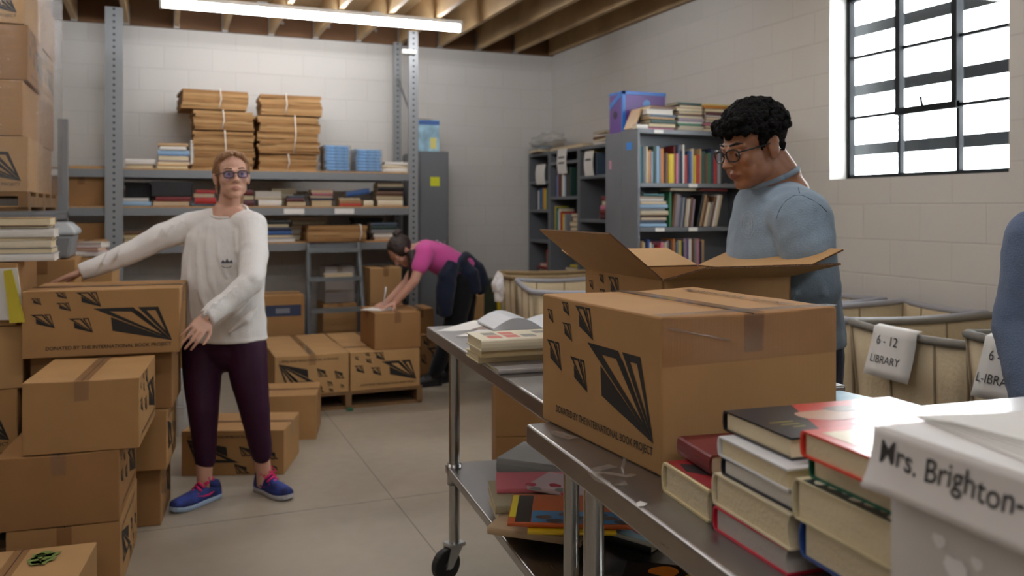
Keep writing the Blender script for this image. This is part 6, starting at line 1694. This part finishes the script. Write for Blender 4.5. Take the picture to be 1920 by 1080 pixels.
h = MB(); h.ell((0, 0, 0), (.082, .102, .094), 0, 28, 18, Matrix.Translation((0, .016, .030)))
for v in h.v:
    if v.y < -.05: v.y = -.05 + (v.y + .05) * .2
    if v.z < -.05: v.z = -.05 + (v.z + .05) * .3
h.v = [GM @ v for v in h.v]
h.tube([GM @ Vector((0, .07, .105)), GM @ Vector((0, .10, .105)), GM @ Vector((0, .12, .08))], [.03, .028, .02], 12)
h.tube([D(770, 470, 6.42), D(776, 492, 6.40), D(775, 512, 6.41), D(768, 528, 6.43)], [.035, .045, .04, .012], 12)
fuse('hair', h, .006, 3, mat('dark brown hair', '#2b1c17', .5, var=.2, vscale=60, bump=.4, bscale=120), girl, disp=noise_disp(.004, 50, 3, .002, 120))
face_parts(GM, gs_, girl, mat('brown eyebrow', '#7a5a45', .7), ('grey blue iris', '#3f4a58'), 0)
ax = (ghip - ns).normalized(); sd_ = FWD; up_ = ax.cross(sd_).normalized()
if up_.z < 0: up_ = -up_
ts = MB()
ts.loft([ering(ns.lerp(ghip, t_) + up_ * off, sd_, ra, up_, rb, 28) for t_, ra, rb, off in ((-.10, .075, .065, 0), (-.02, .14, .085, 0), (.10, .185, .105, .0), (.35, .18, .120, .008), (.6, .17, .122, .006), (.85, .17, .130, 0), (1.0, .172, .140, 0), (1.12, .165, .14, -.01))])
limb(ts, [ns + ax * .03 - FWD * .08, gsL, gsL.lerp(geL, .48)], [.075, .072, .066]); limb(ts, [ns + ax * .03 + FWD * .08, gsR, gsR.lerp(geR, .48)], [.075, .072, .066])
pinkT = fabric('bright pink cotton', '#d0559f', .9)
fuse('shirt', ts, .008, 4, pinkT, girl, disp=noise_disp(.005, 11, 2))
bp_ = MB(); cc_ = ns.lerp(ghip, .18) + up_ * .118
for i in range(2): bp_.add([cc_ + ax * (.03 * i + a1) + sd_ * c1 + up_ * .002 for a1, c1 in ((-.01, -.06), (.008, -.06), (.008, .05), (-.01, .05))], [(0, 1, 2, 3)])
part(bp_, 'back_print', mat('pale pink print', '#d9b3cf', .8), girl)
tr = MB(); blackT = fabric('black trousers', '#131318', .8)
limb(tr, [ghip - ax * .02, ghip - FWD * .085 - UPV * .05, kn1, an1 + UPV * .03], [.135, .115, .085, .055]); limb(tr, [ghip - ax * .02, ghip + FWD * .085 - UPV * .05, kn2, an2 + UPV * .03], [.135, .115, .085, .055])
fuse('trousers', tr, .009, 4, blackT, girl, disp=noise_disp(.003, 12, 5))
jk = MB()
ringtube(jk, ghip - ax * .06, sd_, .165, up_, .13, .034)
jk.tube([D(850, 492, 6.50), D(838, 520, 6.46), D(834, 555, 6.45), D(836, 592, 6.46)], [.05, .075, .075, .05], 14)
jk.tube([D(832, 505, 6.52), D(828, 545, 6.50), D(824, 590, 6.50)], [.03, .045, .035], 12)
jk.tube([D(868, 480, 6.72), D(888, 505, 6.74), D(900, 535, 6.74), D(905, 552, 6.74)], [.05, .09, .085, .03], 14)
jk.tube([D(858, 485, 6.62), D(880, 515, 6.60), D(892, 550, 6.62)], [.05, .08, .05], 14)
fuse('tied_jacket', jk, .009, 4, fabric('navy jacket', '#1a2136', .85), girl, disp=noise_disp(.008, 10, 4, .004, 24))
boot = mat('black boot', '#17161a', .5)
shoe(girl, C(-.565, 6.74, 0), C(-.78, 6.66, 0), boot, boot, mat('black lace', '#161616', .7), boot=True)
shoe(girl, C(-.47, 6.90, 0), C(-.64, 6.78, 0), boot, mat('dark sole', '#20242c', .6), None, boot=True)
pn = MB(); pn.tube([D(719, 570, 6.30), D(724, 538, 6.32)], [.003, .006], 8); tag(pn.build('pen', mat('white pen', '#d5d5da', .35), smooth=True), 'white pen held by the woman in pink', 'pen')
sheet('white paper sheet under the writing hand on the upright box', [(674, 581), (712, 583), (745, 579), (716, 573)], pz + .5335)

# ---------------------------------------------------------------- person at the right edge
rp_ = person('person in a grey blue hooded top, cut off by the right edge, arm hanging', C(1.56, 2.42, 0))
b = MB(); rs = D(1944, 446, 2.36); re_ = D(1911, 612, 2.34); rw = D(1936, 765, 2.20)
rc = D(2015, 480, 2.42)
RM = head_M(D(2018, 300, 2.40), radians(-40), radians(15)); head_shape(b, RM, 1.02)
limb(b, [D(2018, 330, 2.41), D(2018, 400, 2.42)], [.055, .065])
limb(b, [D(2018, 420, 2.42), D(2018, 540, 2.42), D(2018, 660, 2.42)], [.12, .13, .14])
rsR = D(2100, 446, 2.44); reR = D(2112, 612, 2.38); rwR = D(2085, 740, 2.22)
limb(b, [D(2000, 425, 2.4), rs, re_, rw], [.07, .056, .042, .03]); limb(b, [D(2080, 425, 2.42), rsR, reR, rwR], [.07, .056, .042, .03])
hand(b, frame_M(rw, D(1945, 830, 2.12) - rw, RGT * -.6 - FWD * .5), (.3, .3, .32, .35), .03, 1); hand(b, frame_M(rwR, D(2070, 800, 2.12) - rwR, RGT * .6 - FWD * .5), (.3, .3, .32, .35), .03, -1)
rh_ = C(1.56, 2.27, .90)
for s_ in (-1, 1): limb(b, [rh_ + RGT * (.09 * s_), C(1.57 + .12 * s_, 2.25, .48), C(1.57 + .13 * s_, 2.29, .09)], [.09, .06, .04])
fuse('body', b, .005, 4, [skW, lipW], rp_, skinlip(lipW, RM.inverted(), 1.02))
face_parts(RM, 1.02, rp_, mat('brown eyebrow', '#7a5a45', .7), ('grey blue iris', '#3f4a58'), 0)
h = MB(); h.ell((0, 0, 0), (.084, .104, .096), 0, 28, 18, Matrix.Translation((0, .018, .034)))
for v in h.v:
    if v.y < -.05: v.y = -.05 + (v.y + .05) * .2
    if v.z < -.05: v.z = -.05 + (v.z + .05) * .3
h.v = [RM @ (v * 1.02) for v in h.v]; fuse('hair', h, .006, 3, mat('dark brown hair', '#2b1c17'), rp_, disp=noise_disp(.004, 50, 3))
ho = MB(); hoodm = fabric('slate blue fleece', '#5d6b84', .95)
ho.loft([ering(D(2018, py, 2.42), RGT, ra, FWD, rb, 32) for py, ra, rb in ((385, .08, .075), (398, .13, .10), (420, .165, .12), (460, .18, .14), (540, .18, .15), (640, .185, .15), (700, .18, .15))])
limb(ho, [D(1985, 440, 2.40), rs, rs.lerp(re_, .5), re_, re_.lerp(rw, .5), re_.lerp(rw, .93)], [.09, .080, .072, .066, .060, .050]); limb(ho, [D(2090, 440, 2.42), rsR, rsR.lerp(reR, .5), reR, reR.lerp(rwR, .5), reR.lerp(rwR, .93)], [.09, .08, .072, .066, .06, .05])
for k in range(5):
    p = re_.lerp(rs, -.12 + .13 * k); ho.tube([p - RGT * .060 + UPV * .02, p - FWD * .068 - RGT * .02, p - FWD * .05 + RGT * .05 - UPV * .02], [.004, .009, .004], 8)
for k in range(3):
    p = re_.lerp(rw, .25 + .22 * k); ho.tube([p - RGT * .055 + UPV * .02, p - FWD * .062, p + RGT * .05 - UPV * .02 - FWD * .03], [.004, .008, .004], 8)
ho.tube([D(1995, 395, 2.46), D(2035, 380, 2.54), D(2080, 395, 2.48)], [.05, .065, .05], 12)
fuse('hooded_top', ho, .008, 5, hoodm, rp_, disp=noise_disp(.006, 9, 3, .003, 22))
tj = MB()
for s_ in (-1, 1): limb(tj, [rh_ + UPV * .05 + RGT * (.06 * s_), rh_ + RGT * (.095 * s_), C(1.57 + .12 * s_, 2.25, .48), C(1.57 + .13 * s_, 2.29, .07)], [.135, .118, .088, .075])
fuse('jeans', tj, .010, 4, denim, rp_, disp=noise_disp(.004, 12, 3))
for s_ in (-1, 1): shoe(rp_, C(1.57 + .13 * s_, 2.35, 0), C(1.57 + .15 * s_, 2.10, 0), mat('black shoe upper', '#1d1d20', .6), mat('white shoe sole', '#c9c9c6', .6), mat('black lace', '#161616', .7), L=.27)
